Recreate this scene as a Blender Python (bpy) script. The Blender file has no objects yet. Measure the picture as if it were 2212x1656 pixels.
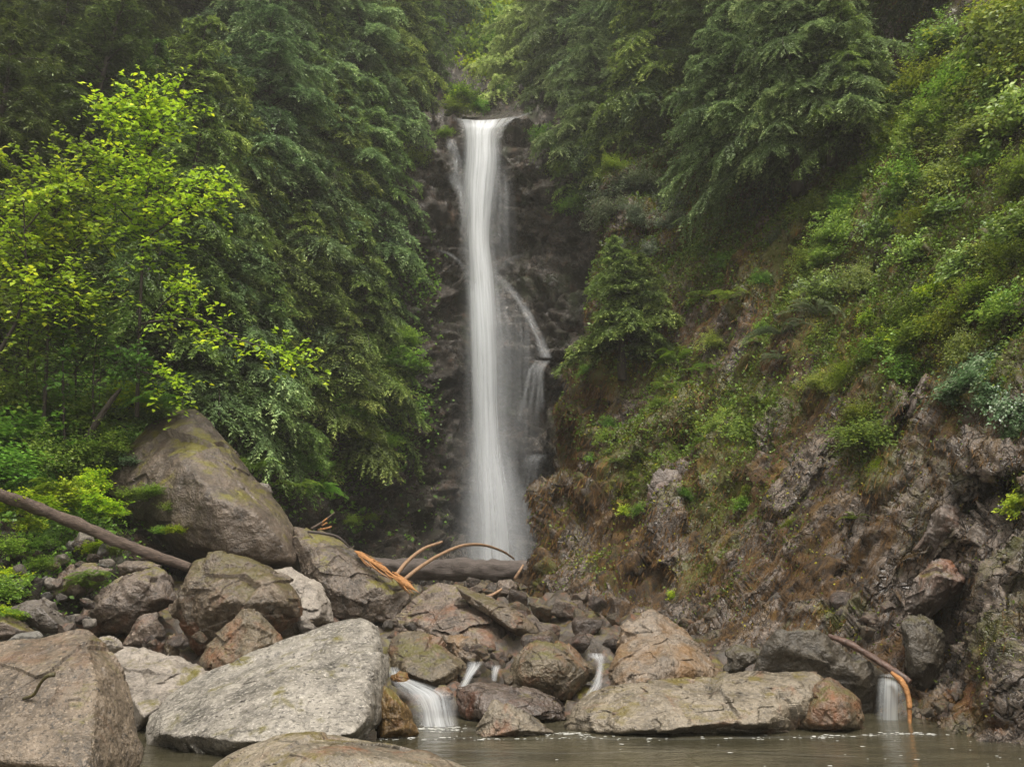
import bpy, bmesh, math, random
import numpy as np
from mathutils import Vector, Matrix

scene = bpy.context.scene
col = scene.collection
R = math.radians

# ---------------------------------------------------------------- camera, sky, sun, exposure
FPX = 1843.0                       # focal length in pixels of a 2212-wide picture (30 mm lens)
CAM = np.array((0.0, 0.0, 1.2))
PITCH = math.atan((1250 - 828) / FPX)
cam_data = bpy.data.cameras.new('camera')
cam_data.sensor_width = 36.0
cam_data.lens = 36.0 * FPX / 2212.0
cam_data.clip_start = 0.05
cam_data.clip_end = 500
cam = bpy.data.objects.new('camera', cam_data)
col.objects.link(cam)
cam.location = CAM
cam.rotation_euler = (R(90) + PITCH, 0, 0)
scene.camera = cam

SUN_EL, SUN_AZ = R(70), R(172)     # azimuth clockwise from +Y: the light comes from above and behind the camera
world = bpy.data.worlds.new('World')
scene.world = world
world.use_nodes = True
wn = world.node_tree.nodes; wl = world.node_tree.links
bg = wn['Background']
sky = wn.new('ShaderNodeTexSky'); sky.sky_type = 'NISHITA'; sky.sun_disc = False
sky.sun_elevation = SUN_EL; sky.sun_rotation = SUN_AZ
sky.air_density = 1.0; sky.dust_density = 4.0; sky.ozone_density = 1.0
hs = wn.new('ShaderNodeHueSaturation'); hs.inputs['Saturation'].default_value = 0.12      # overcast: the blue is veiled by cloud
wt = wn.new('ShaderNodeMix'); wt.data_type = 'RGBA'; wt.blend_type = 'MULTIPLY'; wt.inputs[0].default_value = 1.0; wt.inputs[7].default_value = (1.0, .955, .875, 1)
wl.new(sky.outputs[0], hs.inputs['Color']); wl.new(hs.outputs[0], wt.inputs[6]); wl.new(wt.outputs[2], bg.inputs['Color'])
bg.inputs['Strength'].default_value = 0.115

sun_data = bpy.data.lights.new('sun', 'SUN')
sun_data.energy = 1.5; sun_data.angle = R(20); sun_data.color = (1.0, 0.95, 0.88)
sun = bpy.data.objects.new('sun', sun_data); col.objects.link(sun)
sd = Vector((math.sin(SUN_AZ) * math.cos(SUN_EL), math.cos(SUN_AZ) * math.cos(SUN_EL), math.sin(SUN_EL)))
sun.rotation_euler = sd.to_track_quat('Z', 'Y').to_euler()
sun.location = (0, -10, 40)

scene.view_settings.view_transform = 'Standard'
scene.view_settings.look = 'None'
scene.view_settings.gamma = 1.0
scene.view_settings.use_curve_mapping = False
scene.view_settings.exposure = 1.38
scene.render.engine = 'CYCLES'
cy = scene.cycles
cy.max_bounces = 8; cy.diffuse_bounces = 3; cy.glossy_bounces = 2; cy.transmission_bounces = 4
cy.transparent_max_bounces = 24; cy.volume_bounces = 1
cy.use_denoising = True
cy.volume_step_rate = 4.0
cy.caustics_reflective = False; cy.caustics_refractive = False

# ---------------------------------------------------------------- helpers
rng = np.random.default_rng(7)
CT, ST = math.cos(PITCH), math.sin(PITCH)

def P(u, v, Y):
    """world point on the sight line through picture point (u, v), at depth y = Y metres from the shore"""
    u = np.asarray(u, float); v = np.asarray(v, float); Y = np.asarray(Y, float)
    a = (u - 1106) / FPX; b = (828 - v) / FPX
    dy = CT - b * ST; dz = ST + b * CT
    k = Y / dy
    return np.stack(np.broadcast_arrays(a * k + CAM[0], Y + CAM[1], dz * k + CAM[2]), -1)

def UV(p):
    p = np.asarray(p, float) - CAM
    fwd = p[..., 1] * CT + p[..., 2] * ST
    up = -p[..., 1] * ST + p[..., 2] * CT
    return 1106 + FPX * p[..., 0] / fwd, 828 - FPX * up / fwd

def nrm(a):
    return a / np.maximum(np.linalg.norm(a, axis=-1, keepdims=True), 1e-9)

def hash3(ix, iy, iz, seed):
    h = (ix.astype(np.int64) * 374761393 + iy.astype(np.int64) * 668265263 + iz.astype(np.int64) * 2147483647 + seed * 974711) & 0xFFFFFFFF
    h = ((h ^ (h >> 13)) * 1274126177) & 0xFFFFFFFF
    h = (h ^ (h >> 16)); h = (h * 2246822519) & 0xFFFFFFFF
    return ((h ^ (h >> 15)) & 0xFFFFFF) / float(0xFFFFFF)

def vnoise(p, seed=0):
    i = np.floor(p).astype(np.int64); f = p - i
    f = f * f * (3 - 2 * f)
    r = 0
    for dx in (0, 1):
        wx = f[:, 0] if dx else 1 - f[:, 0]
        for dy in (0, 1):
            wy = f[:, 1] if dy else 1 - f[:, 1]
            for dz in (0, 1):
                wz = f[:, 2] if dz else 1 - f[:, 2]
                r = r + wx * wy * wz * hash3(i[:, 0] + dx, i[:, 1] + dy, i[:, 2] + dz, seed)
    return r * 2 - 1

def fbm(p, octaves=5, seed=0, gain=0.5, lac=2.03):
    r = 0; a = 1.0; t = 0
    for o in range(octaves):
        r = r + a * vnoise(p * lac ** o + 17.3 * o, seed + o); t += a; a *= gain
    return r / t * 1.6

def facets(p, seed=0, tilt=0.9):
    """broken-rock relief: every cell has a plane of its own (sharp steps between cells)"""
    i0 = np.floor(p).astype(np.int64)
    best = np.full(len(p), 1e9); val = np.zeros(len(p))
    for dx in (-1, 0, 1):
        for dy in (-1, 0, 1):
            for dz in (-1, 0, 1):
                cx, cyy, cz = i0[:, 0] + dx, i0[:, 1] + dy, i0[:, 2] + dz
                c = np.stack((cx + hash3(cx, cyy, cz, seed), cyy + hash3(cx, cyy, cz, seed + 1), cz + hash3(cx, cyy, cz, seed + 2)), -1)
                d = p - c
                dd = (d * d).sum(1)
                g = np.stack([hash3(cx, cyy, cz, seed + 3 + k) - .5 for k in range(3)], -1) * 2
                vv = (d * g).sum(1) * tilt + hash3(cx, cyy, cz, seed + 9) - .5
                m = dd < best
                best = np.where(m, dd, best); val = np.where(m, vv, val)
    return val

def mesh_np(name, V, F, mats=None, tint=None, smooth=True, uvs=None, mi=None):
    """V (n,3), F (m,k) all faces with k corners; tint per vertex in 0..1"""
    me = bpy.data.meshes.new(name)
    V = np.asarray(V, np.float32); F = np.asarray(F, np.int32)
    me.vertices.add(len(V)); me.vertices.foreach_set('co', V.ravel())
    k = F.shape[1]
    me.loops.add(F.size); me.loops.foreach_set('vertex_index', F.ravel())
    me.polygons.add(len(F)); me.polygons.foreach_set('loop_start', np.arange(0, F.size, k, dtype=np.int32))
    me.update(calc_edges=True)
    if tint is not None:
        at = me.attributes.new('tint', 'FLOAT', 'POINT'); at.data.foreach_set('value', np.asarray(tint, np.float32))
    if uvs is not None:
        uvl = me.uv_layers.new(name='UVMap')
        uvl.data.foreach_set('uv', np.asarray(uvs, np.float32)[F.ravel()].ravel())
    if smooth:
        me.polygons.foreach_set('use_smooth', np.ones(len(F), bool))
    if mi is not None:
        me.polygons.foreach_set('material_index', np.asarray(mi, np.int32))
    for m in (mats or []):
        me.materials.append(m)
    me.validate()
    return me

def obj(name, me, parent=None, loc=(0, 0, 0), rot=(0, 0, 0), scale=None):
    o = bpy.data.objects.new(name, me); col.objects.link(o)
    o.location = [float(x) for x in loc]; o.rotation_euler = rot
    if scale is not None:
        o.scale = (scale, scale, scale) if np.isscalar(scale) else scale
    if parent is not None:
        o.parent = parent
    return o

def tag(o, label=None, cat=None, group=None, kind=None):
    if label: o['label'] = label
    if cat: o['category'] = cat
    if group: o['group'] = group
    if kind: o['kind'] = kind
    return o

def recentre(V, base=None):
    """origin at the base centre of the points"""
    V = np.asarray(V, float)
    c = np.array(((V[:, 0].min() + V[:, 0].max()) / 2, (V[:, 1].min() + V[:, 1].max()) / 2, V[:, 2].min())) if base is None else np.asarray(base, float)
    return V - c, c

def tube(points, radii, seg=8, seed=0, rough=0.0):
    p = np.asarray(points, float); n = len(p); r = np.broadcast_to(np.asarray(radii, float), (n,))
    t = nrm(np.gradient(p, axis=0))
    up = np.array((0.13, 0.21, 1.0)) if abs(t[0, 2]) < .8 else np.array((1.0, .1, .1))
    a = nrm(np.cross(t, up)); b = np.cross(t, a)
    th = np.linspace(0, 2 * math.pi, seg, endpoint=False)
    ring = np.cos(th)[None, :, None] * a[:, None] + np.sin(th)[None, :, None] * b[:, None]
    rr = np.broadcast_to(r[:, None, None], (n, seg, 1)).copy()
    if rough:
        q = (p[:, None] + ring * r[:, None, None] * 2).reshape(-1, 3)
        rr = rr * (1 + rough * fbm(q * np.array((6, 6, 6)), 3, seed).reshape(n, seg, 1))
    V = (p[:, None] + ring * rr).reshape(-1, 3)
    i, j = np.meshgrid(np.arange(n - 1), np.arange(seg), indexing='ij')
    F = np.stack((i * seg + j, i * seg + (j + 1) % seg, (i + 1) * seg + (j + 1) % seg, (i + 1) * seg + j), -1).reshape(-1, 4)
    # end caps as degenerate-free quads onto a centre vertex pair
    c0, c1 = len(V), len(V) + 1
    V = np.concatenate((V, p[:1], p[-1:]))
    caps = []
    for k in range(0, seg, 2):
        caps.append((c0, (k + 2) % seg, (k + 1) % seg, k))
        o = (n - 1) * seg
        caps.append((c1, o + k, o + (k + 1) % seg, o + (k + 2) % seg))
    return V, np.concatenate((F, np.array(caps)))

def smooth_path(pts, n=24):
    """Catmull-Rom through the points"""
    p = np.asarray(pts, float)
    if len(p) == 2:
        s = np.linspace(0, 1, n)[:, None]; return p[0] * (1 - s) + p[1] * s
    q = np.concatenate((2 * p[:1] - p[1:2], p, 2 * p[-1:] - p[-2:-1]))
    t = np.linspace(0, len(p) - 1 - 1e-6, n); i = t.astype(int); f = (t - i)[:, None]
    a, b, c, d = q[i], q[i + 1], q[i + 2], q[i + 3]
    return .5 * (2 * b + (c - a) * f + (2 * a - 5 * b + 4 * c - d) * f ** 2 + (3 * b - a - 3 * c + d) * f ** 3)

class Parts:
    """collects arrays of quads into one mesh"""
    def __init__(s): s.V = []; s.F = []; s.T = []; s.n = 0
    def add(s, V, F, t=0.5):
        V = np.asarray(V, float)
        s.V.append(V); s.F.append(np.asarray(F) + s.n); s.n += len(V)
        s.T.append(np.broadcast_to(np.asarray(t, float), (len(V),)))
    def mesh(s, name, mats, smooth=True):
        return mesh_np(name, np.concatenate(s.V), np.concatenate(s.F), mats, np.concatenate(s.T), smooth)

# ---------------------------------------------------------------- node helpers
def new_mat(name):
    m = bpy.data.materials.new(name); m.use_nodes = True
    nt = m.node_tree
    return m, nt, nt.nodes['Principled BSDF'], nt.nodes['Material Output']

def N(nt, t, **kw):
    n = nt.nodes.new(t)
    for k, v in kw.items():
        if k in n.inputs: n.inputs[k].default_value = v
        else: setattr(n, k, v)
    return n

def noise(nt, vec, scale, detail=4, rough=.55, dist=0.0):
    n = N(nt, 'ShaderNodeTexNoise'); n.inputs['Scale'].default_value = scale
    n.inputs['Detail'].default_value = detail; n.inputs['Roughness'].default_value = rough; n.inputs['Distortion'].default_value = dist
    nt.links.new(vec, n.inputs['Vector']); return n.outputs['Fac']

def ramp(nt, fac, stops):
    r = nt.nodes.new('ShaderNodeValToRGB')
    e = r.color_ramp.elements
    while len(e) < len(stops): e.new(0.5)
    for k, (pos, c) in enumerate(stops):
        e[k].position = pos
        e[k].color = (c, c, c, 1) if np.isscalar(c) else (*c, 1)
    nt.links.new(fac, r.inputs[0]); return r.outputs[0]

def mix(nt, fac, a, b, mode='MIX'):
    m = nt.nodes.new('ShaderNodeMix'); m.data_type = 'RGBA'; m.blend_type = mode
    for s, x in ((0, fac), (6, a), (7, b)):
        if hasattr(x, 'is_linked') or isinstance(x, bpy.types.NodeSocket): nt.links.new(x, m.inputs[s])
        else: m.inputs[s].default_value = x if s == 0 else (*x, 1)
    return m.outputs[2]

def mth(nt, op, a, b=None, clamp=False):
    m = nt.nodes.new('ShaderNodeMath'); m.operation = op; m.use_clamp = clamp
    for s, x in ((0, a), (1, b)):
        if x is None: continue
        if isinstance(x, bpy.types.NodeSocket): nt.links.new(x, m.inputs[s])
        else: m.inputs[s].default_value = x
    return m.outputs[0]

def coords(nt, scale=(1, 1, 1), rnd=True, rot=(0, 0, 0)):
    tc = nt.nodes.new('ShaderNodeTexCoord'); mp = nt.nodes.new('ShaderNodeMapping')
    mp.inputs['Scale'].default_value = scale; mp.inputs['Rotation'].default_value = rot
    if rnd:
        oi = nt.nodes.new('ShaderNodeObjectInfo'); ad = nt.nodes.new('ShaderNodeVectorMath'); ad.operation = 'ADD'
        sc = mth(nt, 'MULTIPLY', oi.outputs['Random'], 50.0)
        nt.links.new(tc.outputs['Object'], ad.inputs[0]); nt.links.new(sc, ad.inputs[1])
        nt.links.new(ad.outputs[0], mp.inputs['Vector'])
    else:
        nt.links.new(tc.outputs['Object'], mp.inputs['Vector'])
    return mp.outputs[0]

def normal_z(nt):
    g = nt.nodes.new('ShaderNodeNewGeometry'); s = nt.nodes.new('ShaderNodeSeparateXYZ')
    nt.links.new(g.outputs['Normal'], s.inputs[0]); return s.outputs['Z']

def bump(nt, bs, height, strength=.5, dist=.02, prev=None):
    b = nt.nodes.new('ShaderNodeBump'); b.inputs['Strength'].default_value = strength; b.inputs['Distance'].default_value = dist
    nt.links.new(height, b.inputs['Height'])
    if prev is not None: nt.links.new(prev, b.inputs['Normal'])
    nt.links.new(b.outputs[0], bs.inputs['Normal']); return b.outputs[0]

def rock_mat(name, c1_, c2_, moss=0.0, rust=0.0, cracks=0.35, rough=.46, speck=.5, mosscol=(.10, .085, .012), scale=1.0, rustcol=(.16, .055, .015), streak=None):
    c1 = tuple(x * k for x, k in zip(c1_, (.43, .405, .36))); c2 = tuple(x * k for x, k in zip(c2_, (.64, .61, .565)))
    m, nt, bs, out = new_mat(name)
    v = coords(nt)
    big = noise(nt, v, 1.1 * scale, 5, .6, .4); mid = noise(nt, v, 6 * scale, 5, .65, .2); fine = noise(nt, v, 42 * scale, 4, .7)
    c = mix(nt, ramp(nt, big, ((.36, 0.0), (.62, 1.0))), c1, c2)
    c = mix(nt, ramp(nt, mid, ((.35, 0.0), (.7, .8))), c, tuple(min(1, x * 1.6) for x in c2))
    dk = ramp(nt, noise(nt, v, 3.2 * scale, 6, .72, .6), ((.33, 1.0), (.5, 0.0)))
    c = mix(nt, mth(nt, 'MULTIPLY', dk, .75), c, tuple(x * .35 for x in c1))
    # mineral speckle, pale and dark grains
    c = mix(nt, mth(nt, 'MULTIPLY', ramp(nt, fine, ((.54, 0.0), (.66, 1.0))), speck), c, tuple(min(1, x * 2.0 + .03) for x in c2))
    c = mix(nt, mth(nt, 'MULTIPLY', ramp(nt, noise(nt, v, 30 * scale, 3, .7, .3), ((.36, 1.0), (.45, 0.0))), speck), c, tuple(x * .3 for x in c1))
    if rust:
        rf = ramp(nt, noise(nt, v, 1.9 * scale, 6, .7, .8), ((.56 - .2 * rust, 0.0), (.74 - .2 * rust, 1.0)))
        c = mix(nt, mth(nt, 'MULTIPLY', rf, .8), c, rustcol)
    # cracks
    vo = nt.nodes.new('ShaderNodeTexVoronoi'); vo.feature = 'DISTANCE_TO_EDGE'; vo.inputs['Scale'].default_value = 1.7 * scale
    vm = nt.nodes.new('ShaderNodeVectorMath'); vm.operation = 'MULTIPLY_ADD'
    nn = nt.nodes.new('ShaderNodeTexNoise'); nn.inputs['Scale'].default_value = 3.0 * scale; nn.inputs['Detail'].default_value = 5
    nt.links.new(v, nn.inputs['Vector']); nt.links.new(nn.outputs['Color'], vm.inputs[0]); vm.inputs[1].default_value = (.45, .45, .45); nt.links.new(v, vm.inputs[2])
    nt.links.new(vm.outputs[0], vo.inputs['Vector'])
    ck = ramp(nt, vo.outputs['Distance'], ((0.0, 1.0), (.02, 0.0)))
    ckm = mth(nt, 'MULTIPLY', ck, ramp(nt, noise(nt, v, 2.3 * scale, 2), ((.45, 0.0), (.6, 1.0))))
    c = mix(nt, mth(nt, 'MULTIPLY', ckm, cracks), c, tuple(x * .15 for x in c1))
    if moss:
        nz = normal_z(nt)
        mf = mth(nt, 'ADD', mth(nt, 'MULTIPLY', nz, .22), noise(nt, v, 2.2 * scale, 7, .72, .7))
        mf = ramp(nt, mf, ((.80 - .34 * moss, 0.0), (.90 - .34 * moss, 1.0)))
        mc = mix(nt, fine, tuple(x * .45 for x in mosscol), tuple(x * 1.5 for x in mosscol))
        c = mix(nt, mf, c, mc)
    nt.links.new(c, bs.inputs['Base Color'])
    bs.inputs['Roughness'].default_value = rough
    bs.inputs['Specular IOR Level'].default_value = .6
    b1 = bump(nt, bs, mid, .85, .08 / scale)
    b2 = bump(nt, bs, fine, .7, .016 / scale, b1)
    bump(nt, bs, mth(nt, 'SUBTRACT', 1.0, ckm), .8 * cracks, .03, b2)
    return m

def leaf_mat(name, dark, light, tip=None, trans=.35, rough=.5, hue=.03):
    m, nt, bs, out = new_mat(name)
    at = N(nt, 'ShaderNodeAttribute', attribute_name='tint')
    oi = nt.nodes.new('ShaderNodeObjectInfo')
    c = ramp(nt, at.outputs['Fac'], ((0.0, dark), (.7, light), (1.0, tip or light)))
    h = nt.nodes.new('ShaderNodeHueSaturation'); nt.links.new(c, h.inputs['Color'])
    mr = N(nt, 'ShaderNodeMapRange'); nt.links.new(oi.outputs['Random'], mr.inputs[0]); mr.inputs[3].default_value = .5 - hue; mr.inputs[4].default_value = .5 + hue
    nt.links.new(mr.outputs[0], h.inputs['Hue'])
    m2 = N(nt, 'ShaderNodeMapRange'); nt.links.new(mth(nt, 'FRACT', mth(nt, 'MULTIPLY', oi.outputs['Random'], 7.31)), m2.inputs[0]); m2.inputs[3].default_value = .75; m2.inputs[4].default_value = 1.25
    nt.links.new(m2.outputs[0], h.inputs['Value'])
    nt.links.new(h.outputs[0], bs.inputs['Base Color']); bs.inputs['Roughness'].default_value = rough
    bs.inputs['Specular IOR Level'].default_value = .35
    tr = nt.nodes.new('ShaderNodeBsdfTranslucent'); nt.links.new(h.outputs[0], tr.inputs['Color'])
    ms = nt.nodes.new('ShaderNodeMixShader'); ms.inputs[0].default_value = trans
    nt.links.new(bs.outputs[0], ms.inputs[1]); nt.links.new(tr.outputs[0], ms.inputs[2]); nt.links.new(ms.outputs[0], out.inputs['Surface'])
    return m

def bark_mat(name, c1, c2, sc=(14, 14, 2.5), rough=.85):
    m, nt, bs, out = new_mat(name)
    v = coords(nt, sc)
    n1 = noise(nt, v, 2.2, 6, .7, .5)
    c = ramp(nt, n1, ((.3, c1), (.7, c2)))
    nt.links.new(c, bs.inputs['Base Color']); bs.inputs['Roughness'].default_value = rough
    bump(nt, bs, n1, .7, .03)
    return m
# ---------------------------------------------------------------- landform sheets
def rbf(ctrl):
    c = np.array(ctrl, float); q = c[:, :2] / 300.0; n = len(c)
    d = np.linalg.norm(q[:, None] - q[None], axis=-1)
    A = np.zeros((n + 3, n + 3)); A[:n, :n] = d + np.eye(n) * -0.02; A[:n, n] = 1; A[:n, n + 1:] = q; A[n, :n] = 1; A[n + 1:, :n] = q.T
    w = np.linalg.solve(A, np.concatenate((np.log(c[:, 2]), np.zeros(3))))
    def f(u, v):
        s = np.shape(u); g = np.stack((np.ravel(u), np.ravel(v)), -1) / 300.0
        r = np.zeros(len(g))
        for k in range(0, len(g), 50000):
            gg = g[k:k + 50000]
            r[k:k + 50000] = np.linalg.norm(gg[:, None] - q[None], axis=-1) @ w[:n] + w[n] + gg @ w[n + 1:]
        return np.exp(r).reshape(s)
    return f

def grid_normals(G):
    du = np.gradient(G, axis=1); dv = np.gradient(G, axis=0)
    return nrm(np.cross(dv, du))          # rows run down the picture, columns across: faces the camera

def grid_faces(nr, nc):
    i, j = np.meshgrid(np.arange(nr - 1), np.arange(nc - 1), indexing='ij')
    a = i * nc + j
    return np.stack((a, a + nc, a + nc + 1, a + 1), -1).reshape(-1, 4)

def seg_dist(u, v, pts):
    best = np.full(np.shape(u), 1e9)
    for (a, b), (c, d) in zip(pts[:-1], pts[1:]):
        dx, dy = c - a, d - b; L = dx * dx + dy * dy
        t = np.clip(((u - a) * dx + (v - b) * dy) / L, 0, 1)
        best = np.minimum(best, np.hypot(u - a - t * dx, v - b - t * dy))
    return best

# hillside under the conifers, joined to the back cliff with the falls
fA = rbf([(-1200, 1300, 6.5), (-600, 1300, 8), (0, 1350, 8.8), (0, 1200, 10), (-600, 900, 10.5), (0, 1000, 12.2), (0, 850, 13.8), (300, 900, 15), (300, 1200, 12.2), (300, 1400, 10.5), (600, 1000, 18),
          (800, 1000, 20.5), (900, 1100, 21.8), (600, 1200, 16.5), (800, 1200, 19.5), (900, 1240, 20), (0, 500, 17), (500, 500, 20.5), (850, 500, 23), (0, 0, 23),
          (500, 0, 27), (900, 150, 30), (900, 300, 25), (-600, 500, 15), (-600, 0, 20), (-1200, 0, 16), (900, -400, 55), (-600, -600, 34), (400, -600, 48), (-1300, 900, 8),
          (960, 262, 24.6), (1035, 265, 24.6), (1110, 262, 24.6), (1035, 235, 29), (1035, 150, 34), (1035, 0, 42), (1150, 100, 36),
          (960, 400, 24.3), (1030, 400, 24.4), (1120, 380, 24.0), (1180, 450, 23.6), (1180, 530, 24.6), (1190, 600, 23.6), (1100, 600, 24.0), (1030, 600, 24.5), (960, 560, 24.0), (950, 750, 23.6),
          (1175, 780, 22.6), (1180, 860, 23.5), (1160, 975, 22.2), (1160, 1050, 23), (1040, 900, 24.3), (1040, 1200, 24), (950, 1000, 23), (950, 1180, 22.2), (1150, 1200, 22.4),
          (1280, 500, 23), (1300, 800, 22.5), (1350, 1150, 22), (1250, 330, 24.3), (1400, 350, 25), (1500, 800, 24), (1500, 100, 33), (1500, -400, 60), (1300, 1000, 22), (1400, 1350, 21), (1000, 1300, 19.5)])
us = np.concatenate((np.arange(-1300, -100, 60), np.arange(-100, 840, 14), np.arange(840, 1300, 5), np.arange(1300, 1560, 30)))
vs = np.concatenate((np.arange(-700, 0, 50), np.arange(0, 220, 12), np.arange(220, 1260, 5), np.arange(1260, 1420, 16)))
Ug, Vg = np.meshgrid(us.astype(float), vs.astype(float))
YA = fA(Ug, Vg)
GA = P(Ug, Vg, YA); NA = grid_normals(GA)
q = GA.reshape(-1, 3)
ax = q * np.array((.75, .75, 1.25)) + .5 * np.stack([fbm(q * .7, 3, 40 + k) for k in range(3)], -1)
rel = .75 * facets(ax * .8, 3) + .38 * facets(ax * 2.1, 13) + .17 * facets(ax * 5.0, 23) + .5 * fbm(q * .5, 4, 5) + .08 * fbm(q * 6, 3, 6)
fallmask = np.exp(-(np.abs(Ug - 1045) / 55) ** 4) * (Vg > 240)
lip = np.exp(-((Vg - 255) / 16) ** 2) * (np.abs(Ug - 1045) < 110)
amp = (.62 * (1 - .6 * fallmask) * (1 - .75 * lip)).ravel()
GA = GA + NA * (rel * amp).reshape(Ug.shape)[..., None]
NA = grid_normals(GA)

# right-hand rock slope; the columns left of its silhouette fold back behind it
ev = np.array([-700, -200, 0, 250, 400, 560, 700, 760, 830, 880, 950, 1010, 1060, 1120, 1200, 1250, 1300, 1360, 1420, 1500, 1750])
eu = np.array([1400, 1350, 1330, 1310, 1295, 1280, 1258, 1236, 1215, 1192, 1184, 1200, 1164, 1152, 1128, 1110, 1150, 1240, 1330, 1400, 1450])
fC = rbf([(1300, 400, 19.5), (1280, 560, 19), (1240, 760, 18), (1190, 900, 17), (1150, 1100, 16), (1120, 1230, 15), (1200, 1330, 12.6), (1300, 1340, 11.4),
          (1450, 700, 17), (1450, 1000, 14.4), (1450, 1200, 12.8), (1450, 1330, 11), (1240, 1000, 16.2), (1300, 1200, 13.8),
          (1700, 1350, 9.8), (1700, 1200, 10.6), (1700, 900, 12.5), (1700, 600, 14.7), (1700, 350, 17.5), (1950, 1450, 8.4), (1950, 1200, 9.2), (1950, 900, 10.3),
          (1950, 600, 11.8), (1950, 300, 13.8), (1950, 0, 17), (2212, 1600, 6.9), (2212, 1300, 7.5), (2212, 900, 8.5), (2212, 500, 9.8), (2212, 100, 11.8),
          (1450, 400, 19.5), (1450, 100, 24), (1300, 0, 28), (1700, 50, 21.5), (2900, 1600, 5), (2900, 900, 6), (2900, 0, 8), (2212, -500, 16), (1400, -600, 42), (2900, -700, 12),
          (1400, 1500, 9.8), (1550, 1500, 9.2), (1750, 1500, 8.8), (1950, 1560, 8.0), (2212, 1700, 6.5), (1450, 1750, 8.6), (2900, 1750, 4.6), (4300, 1650, 3.6), (4300, 900, 4.6), (4300, 0, 6.2), (4300, -700, 9)])
tin = np.concatenate((np.linspace(0, 1, 235) * .66, .66 + .34 * np.linspace(.02, 1, 40), 1 + np.linspace(.03, .8, 36)))
vc = np.concatenate((np.arange(-700, -20, 45), np.arange(-20, 1620, 5), np.arange(1620, 1760, 25)))
ue = np.interp(vc, ev, eu) + 7 * fbm(np.stack((vc * .03, vc * 0, vc * 0), -1), 3, 77)
Uc = ue[:, None] + (2900 - ue[:, None]) * tin[None]
Vc = np.broadcast_to(vc[:, None].astype(float), Uc.shape)
YC = fC(Uc, Vc)
# broad rounding of the silhouette edge, gullies (positive = pushed back) and outcrops
YC = YC + .9 * np.exp(-(Uc - ue[:, None]) / 28.0)
gul = [([(2010, 790), (1975, 880), (1940, 960)], 16, .55), ([(1790, 420), (1700, 620), (1640, 800)], 26, .35), ([(1905, 560), (1880, 640)], 22, .5), ([(1560, 720), (1480, 830)], 20, .3),
       ([(2190, 1035), (2120, 1085), (2080, 1110)], 16, .6), ([(1210, 965), (1235, 1000)], 26, .9), ([(1205, 1065), (1235, 1065)], 14, .5), ([(2040, 1290), (2010, 1420)], 34, .6),
       ([(2070, 1190), (1990, 1260)], 20, .4), ([(1650, 1130), (1560, 1300)], 24, .3), ([(1880, 1080), (1830, 1230)], 26, .35), ([(1380, 1000), (1330, 1180)], 20, .35), ([(1420, 1235), (1330, 1250)], 16, .35),
       ([(1300, 880), (1260, 960)], 18, .3), ([(2212, 700), (2130, 800)], 20, .35)]
outc = [([(1440, 1020), (1445, 1210)], 32, .28), ([(1790, 950), (1690, 1090)], 24, .3), ([(2010, 830), (1960, 900)], 14, .15), ([(1330, 470), (1420, 450)], 40, .4), ([(2120, 1200), (2180, 1500)], 40, .25),
        ([(1220, 880), (1300, 930)], 30, .3), ([(1480, 870), (1420, 930)], 22, .25), ([(2080, 960), (2150, 1000)], 40, .2)]
for pts, w, d in gul: YC = YC + d * np.exp(-(seg_dist(Uc, Vc, pts) / w) ** 2)
for pts, w, d in outc: YC = YC - d * np.exp(-(seg_dist(Uc, Vc, pts) / w) ** 4)
GC = P(Uc, Vc, YC)
NCm = grid_normals(GC)
e1 = nrm(P(1650, 1100, 10.9) - P(2150, 300, 10.6)); e2 = nrm(np.cross(e1, (0.3, -1, .2))); e3 = np.cross(e1, e2)
q = GC.reshape(-1, 3)
qs = np.stack((q @ e1 * .38, q @ e2, q @ e3), -1)
wq = qs + .35 * np.stack([fbm(qs * 1.1, 3, 60 + k) for k in range(3)], -1)
rel = .50 * facets(wq * .8, 31) + .34 * facets(wq * 2.0, 41, .7) + .20 * facets(wq * 4.6, 51, .7) + .20 * fbm(qs * 1.2, 5, 8) + .07 * fbm(q * 9, 3, 9)
amp = (.55 * np.clip(YC / 12, .5, 1.3) * 1.0).ravel()
jag = np.clip((Uc - 1960) / 90, 0, 1) * np.clip((Vc - 880) / 120, 0, 1)
rel = rel - .10 + jag.ravel() * (.30 * facets(q * np.array((1.9, 1.9, 1.5)), 131, .45) + .16 * facets(q * 4.5, 141, .5) + .06 * facets(q * 11, 151, .5))
GC = GC + NCm * (rel * amp).reshape(Uc.shape)[..., None]
NCm = grid_normals(GC)
back = []
for k, dy in enumerate((7.5, 4.5, 2.6, 1.3, .55, .2)):
    b = GC[:, 0].copy(); b[:, 1] += dy; b[:, 0] += .10 * dy + .12 * fbm(b * 2.0, 3, 90)
    b[:, 2] += .15 * fbm(b * 1.5, 3, 91)
    back.append(b)
GCf = np.concatenate((np.stack(back, 1), GC), 1)

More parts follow.
